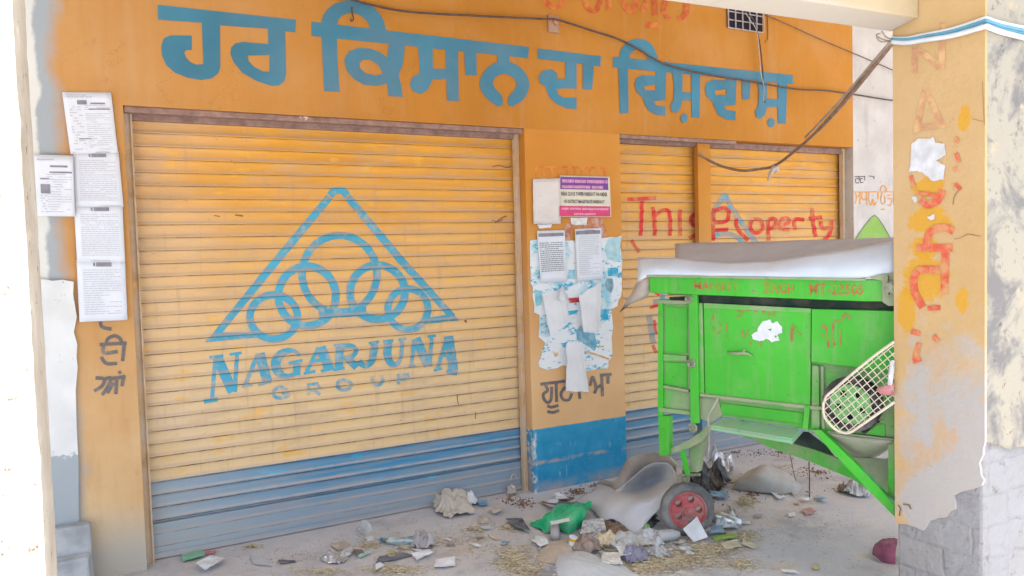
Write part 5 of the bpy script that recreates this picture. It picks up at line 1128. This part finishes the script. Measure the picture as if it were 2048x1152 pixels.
# along the big shutter and in the open floor
crush('crumpled_sack', 908, 1020, 41, 0.176, dust_p, 'dusty crumpled paper sack at the foot of the big shutter', 'paper sack', 31)
crush('crumpled_paper', 936, 1008, 18, 0.121, wp, 'white crumpled paper on the right of the dusty sack', 'crumpled paper', 32)
flat('blue_wrapper', [(952, 1000), (974, 998), (976, 1008), (958, 1010)], bluep, 'small blue wrapper by the right end of the big shutter', 'wrapper', .008, .01, 3, sd=33)
rag = thing('rag_bundle', onZ(1026, 990), 'grey knotted rag bundle in the corner of the pillar', 'rag')
rm = simple('dusty_rag', (.42, .37, .32), .95, .25, 30)
o = crump('bundle', 1026, 992, 11, .085, rm, None, None, 34, .9, .3, 2, 3)
def adopt(o, par):
    for k in ('label', 'category', 'group'):
        if k in o: del o[k]
    d = Vector(o.location)-Vector(par.location); o.parent = par; o.location = d
adopt(o, rag)
m = MB(); P = onZ(1026, 990)+np.array([0, .03, .085]); m.tube([P, P+np.array([.012, 0, .03]), P+np.array([.03, 0, .035]), P+np.array([.04, 0, .01])], .004, 6); m.build('string', simple('pale_string', (.55, .5, .45), .9), rag, True)
flat('dry_leaf', [(980, 1016), (1000, 1012), (1010, 1018), (988, 1026)], dust_p, 'dusty folded scrap between the sack and the dark grey bag', 'paper scrap', .006, .02, 4, sd=35)
flat('dry_leaf', [(958, 1030), (976, 1030), (980, 1044), (962, 1048)], dust_p, 'faded crumpled scrap right of the dusty sack', 'paper scrap', .006, .02, 4, sd=36)
flat('clear_film', [(960, 1052), (978, 1046), (982, 1056), (966, 1058)], cloudy, 'scrap of cloudy film above the straw in the open floor', 'plastic film', .006, .01, 3, sd=37)
m = MB(); P = onZ(718, 1080); m.lathe(P+np.array([0, 0, .04]), (.25, -.75, .6), [(0, .026), (.07, .038), (.072, .040), (.07, .037), (.002, .024)], 20); tag(m.build('plastic_cup', clear, None, True, loc=(P[0], P[1], 0)), 'clear plastic cup lying in the open floor below the big shutter', 'cup')
flat('paper_scrap', [(730, 1074), (746, 1072), (748, 1078), (736, 1082)], wp, 'white scrap beside the clear plastic cup', 'paper scrap', .006, .006, 3, sd=38)
cloth('green_blue_wrapper', [[(773, 1087, .003), (800, 1091, .005), (826, 1089, .004)], [(776, 1080, .03), (800, 1082, .035), (828, 1082, .03)], [(778, 1075, .02), (802, 1077, .03), (826, 1079, .02)]], simple('teal_white_wrapper', (.38, .52, .56), .35, .35, 40, (.62, .66, .66), .7, 24), 'flattened blue white bottle sleeve in the open floor', 'wrapper', 5, .01, 18, -.001)
crump('green_scrap', 808, 1091, 4, .02, simple('cap_green', (.05, .4, .2), .4), 'tiny green scrap under the blue white sleeve', 'plastic scrap', 39, .8, .2, 1.5, 2)
crush('grey_bag', 846, 1090, 25, 0.121, grey_p, 'crumpled grey bag right of the blue white sleeve', 'plastic bag', 40)
flat('paper_scrap', [(822, 1106), (858, 1098), (866, 1104), (834, 1120)], wp, 'folded white paper below the crumpled grey bag', 'paper scrap', .008, .014, 4, sd=41)
flat('paper_scrap', [(872, 1118), (910, 1112), (910, 1131), (868, 1133)], wp, 'large white paper sheet furthest right in the open floor', 'paper scrap', .008, .012, 4, sd=42)
flat('dark_sheet', [(758, 1112), (806, 1104), (826, 1110), (750, 1128)], simple('slate_sheet', (.13, .14, .17), .6, .15, 10, (.3, .28, .26), .5, 8), 'dark slate sheet lying among straw in the open floor', 'plastic sheet', .005, .006, 6, sd=43)
flat('paper_scrap', [(750, 1128), (762, 1124), (769, 1130), (752, 1140)], wp, 'small white scrap on the lower edge of the dark slate sheet', 'paper scrap', .010, .008, 3, sd=44)
flat('mint_scrap', [(714, 1108), (742, 1104), (728, 1112), (718, 1115)], mint, 'mint green scrap left of the dark slate sheet', 'plastic scrap', .006, .006, 3, sd=45)
flat('cardboard_piece', [(660, 1088), (690, 1080), (702, 1092), (676, 1101)], beige, 'brown cardboard piece left of the clear cup', 'cardboard', .004, .008, 4, sd=46)
flat('yellow_peel', [(772, 1106), (788, 1100), (790, 1104), (776, 1109)], simple('yellow_peel', (.5, .4, .08), .7), 'yellow peel at the top edge of the dark slate sheet', 'peel', .010, .006, 3, sd=47)
crush('foil_ball', 668, 1120, 25, 0.061, foil, 'crumpled dirty foil at the bottom of the open floor', 'foil', 48)
flat('clear_film', [(684, 1100), (706, 1090), (702, 1108), (680, 1120)], cloudy, 'cloudy film strip between the cardboard piece and the foil', 'plastic film', .006, .012, 4, sd=48)
flat('crumpled_paper', [(392, 1126), (420, 1110), (450, 1116), (410, 1140)], wp, 'crumpled white paper near the bottom left corner of the shutter', 'crumpled paper', .01, .02, 7, sd=49)
flat('green_scrap', [(362, 1106), (404, 1100), (410, 1110), (366, 1122)], simple('faded_green', (.20, .46, .30), .6, .15, 10, (.45, .47, .42), .5, 8), 'faded green plastic scrap at the foot of the big shutter', 'plastic scrap', .005, .010, 5, sd=50)
flat('red_scrap', [(410, 1104), (430, 1100), (432, 1106), (412, 1110)], simple('dull_red', (.4, .16, .16), .8), 'dull red scrap next to the faded green plastic', 'paper scrap', .005, .008, 3, sd=51)
crush('crumpled_ball', 331, 1109, 14, 0.101, wp, 'round crumpled ball at the left corner of the big shutter', 'crumpled paper', 52)
flat('grey_scrap', [(556, 1120), (590, 1120), (594, 1124), (560, 1126)], dark_p, 'dark thin scrap alone in the open floor left of the foil', 'plastic scrap', .004, .006, 3, sd=53)
flat('blue_scrap', [(500, 1110), (536, 1116), (544, 1132), (506, 1128)], simple('bluish_dust', (.42, .44, .47), .9, .1, 12), 'faint bluish scrap flattened on the floor at the lower left', 'paper scrap', .003, .004, 4, sd=54)
# under and beyond the machine
flat('white_packet', [(1542, 985), (1556, 983), (1571, 992), (1558, 998)], wp, 'small white packet just below the limp sack', 'packet', .006, .010, 3, sd=55)
flat('pink_wrapper', [(1604, 1018), (1622, 1014), (1632, 1023), (1612, 1030)], simple('faded_pink', (.46, .25, .24), .7, .2, 20, (.5, .46, .42), .5, 20), 'faded pink wrapper in the empty floor under the machine', 'wrapper', .005, .010, 3, sd=56)
flat('paper_scrap', [(1575, 1026), (1590, 1024), (1592, 1032), (1578, 1033)], wp, 'tiny white scrap left of the faded pink wrapper', 'paper scrap', .004, .006, 3, sd=57)
crush('plastic_heap', 1718, 985, 28, 0.176, simple('greyed_plastic', (.50, .51, .53), .5, .15, 10, (.36, .33, .3), .5, 6), 'greyish white plastic heap behind the diagonal green strut', 'plastic bag', 58)
crump('brown_refuse', 1690, 986, 12, .06, brownp, 'brown refuse left of the greyish plastic heap', 'refuse', 59, .8, .4, 2.4, 3)
cloth('maroon_cloth', [[(1744, 1110, .003), (1765, 1124, .003), (1792, 1128, .003)], [(1745, 1102, .03), (1766, 1108, .045), (1792, 1110, .045)], [(1752, 1090, .06), (1770, 1088, .08), (1794, 1088, .085)], [(1758, 1082, .04), (1776, 1078, .06), (1796, 1078, .06)]], pink, 'maroon cloth lying at the foot of the peeling post', 'cloth', 5, .014, 14, -.003)
flat('white_thread', [(1562, 1138), (1590, 1140), (1600, 1146), (1566, 1143)], wp, 'stringy white plastic at the bottom edge of the bare floor', 'plastic scrap', .004, .010, 5, sd=60)
flat('yellow_scrap', [(1624, 1132), (1636, 1130), (1640, 1137), (1628, 1139)], simple('dull_yellow', (.50, .44, .2), .8), 'dull yellow scrap on the bare floor near the post', 'paper scrap', .004, .006, 3, sd=61)

rs = random.Random(11); SC = [wp, wp, grey_p, dust_p, beige, cloudy, creamp, bluep, foil, brownp]
for lab, grp2, spots in (('small torn scrap among the rubbish around the red wheel', 'small scraps around the red wheel', [(1250, 1090, 115, 30, 60), (1430, 1050, 50, 34, 18)]), ('small torn scrap strewn in front of the big shutter', 'small scraps in front of the big shutter', [(830, 1088, 190, 36, 24)]), ('small scrap on the floor under the green machine', 'small scraps under the green machine', [(1560, 985, 110, 50, 12)]), ('small scrap lying along the foot of the blue pillar', 'small scraps at the blue pillar', [(1115, 1000, 70, 12, 12)])):
    for cx, cy, ax_, ay_, n_ in spots:
        for _ in range(n_):
            a, q = rs.uniform(0, 2*pi), abs(rs.gauss(0, .6)); x, y = cx+ax_*q*cos(a), min(cy+ay_*q*sin(a), 1145); w2, h2 = rs.uniform(4, 13), rs.uniform(1.5, 4.5); sk = rs.uniform(-6, 6); P = onZ(x, y)
            if P[1] > D-.06: continue
            flat('torn_scrap', [(x-w2+sk, y-h2), (x+w2*rs.uniform(.4, 1)+sk, y-h2*rs.uniform(.6, 1.2)), (x+w2-sk, y+h2), (x-w2*rs.uniform(.5, 1)-sk, y+h2*rs.uniform(.6, 1.2))], rs.choice(SC), lab, 'scrap', .003, rs.uniform(.004, .02), 3, grp2, sd=rs.randint(0, 90))

# straw, dry leaves and grit: nobody could count these
def scatter(name, mats, patches, kind):
    r = random.Random(3)
    for mi, mt in enumerate(mats):
        m = MB()
        for px_, py_, rx, ry, n in patches:
            for _ in range(n//len(mats)):
                a = r.uniform(0, 2*pi); q = abs(r.gauss(0, .55)); P = onZ(px_+rx*q*cos(a), min(py_+ry*q*sin(a), 1190)); an = r.uniform(0, 2*pi); zz = r.uniform(.002, .012)
                d = np.array([cos(an), sin(an), r.uniform(-.18, .18)]); s_ = np.array([-d[1], d[0], 0])
                if P[1] > D-.02 and not (XR0 < P[0] < XR1 or XL0 < P[0] < XL1): continue
                if P[1] > DS-.08: continue
                if kind == 'straw':
                    L_ = r.uniform(.010, .032); w2 = r.uniform(.0009, .0022)
                    A_, B_ = P-d*L_/2, P+d*L_/2; A_[2] = max(A_[2]+zz, .002); B_[2] = max(B_[2]+zz, .002); h_ = np.array([0, 0, w2*1.3])
                    m.add([A_-s_*w2, A_+s_*w2, A_+h_, B_-s_*w2, B_+s_*w2, B_+h_], [(0, 3, 5, 2), (1, 2, 5, 4), (0, 1, 4, 3)])
                else:
                    L_ = r.uniform(.006, .020)*(1 if kind == 'leaf' else .35); h_ = np.array([0, 0, L_*r.uniform(.2, .6)])
                    b_ = P+np.array([0, 0, .002]); m.add([b_-d*L_/2, b_-s_*L_*.35, b_+d*L_/2, b_+s_*L_*.35, b_+h_], [(0, 1, 4), (1, 2, 4), (2, 3, 4), (3, 0, 4)])
        o = m.build(name, mt); o['kind'] = 'stuff'
ST = [simple('straw_pale', (.56, .49, .33), .8, .2, 80), simple('straw_tan', (.38, .31, .20), .8, .2, 80)]
scatter('straw', ST, [(1345, 1122, 95, 22, 1500), (1420, 1100, 70, 16, 900), (1290, 1140, 70, 16, 500), (1480, 1130, 60, 16, 250), (1030, 1120, 46, 30, 800), (1060, 1145, 60, 16, 350), (950, 1060, 32, 7, 160), (1018, 1058, 26, 7, 130), (790, 1142, 60, 12, 420), (735, 1092, 30, 9, 170), (812, 1096, 26, 7, 120), (1492, 1008, 26, 13, 260), (1490, 1075, 34, 14, 300), (500, 1094, 32, 6, 110), (640, 1146, 70, 10, 160), (1200, 1085, 120, 26, 260), (900, 1090, 220, 40, 260), (1560, 940, 90, 26, 160), (1250, 1100, 300, 45, 300)], 'straw')
scatter('dry_leaves', [brownp, simple('rust_leaf', (.24, .12, .08), .9, .4, 40)], [(1045, 1008, 26, 12, 130), (1020, 1000, 26, 10, 60), (1155, 985, 34, 12, 170), (1190, 972, 20, 8, 60), (1560, 905, 90, 14, 150), (1470, 905, 40, 10, 90), (1640, 945, 70, 16, 110), (1700, 975, 40, 12, 70), (1255, 1060, 40, 14, 120), (1500, 990, 40, 16, 90), (1420, 1000, 40, 16, 70)], 'leaf')
scatter('grit', [simple('grit_pale', (.50, .46, .40), .9, .3, 60), simple('grit_dark', (.14, .12, .10), .9, .3, 60)], [(900, 1080, 420, 60, 1300), (1400, 1050, 380, 90, 1500), (600, 1110, 250, 34, 500), (1650, 1050, 120, 70, 260)], 'grit')
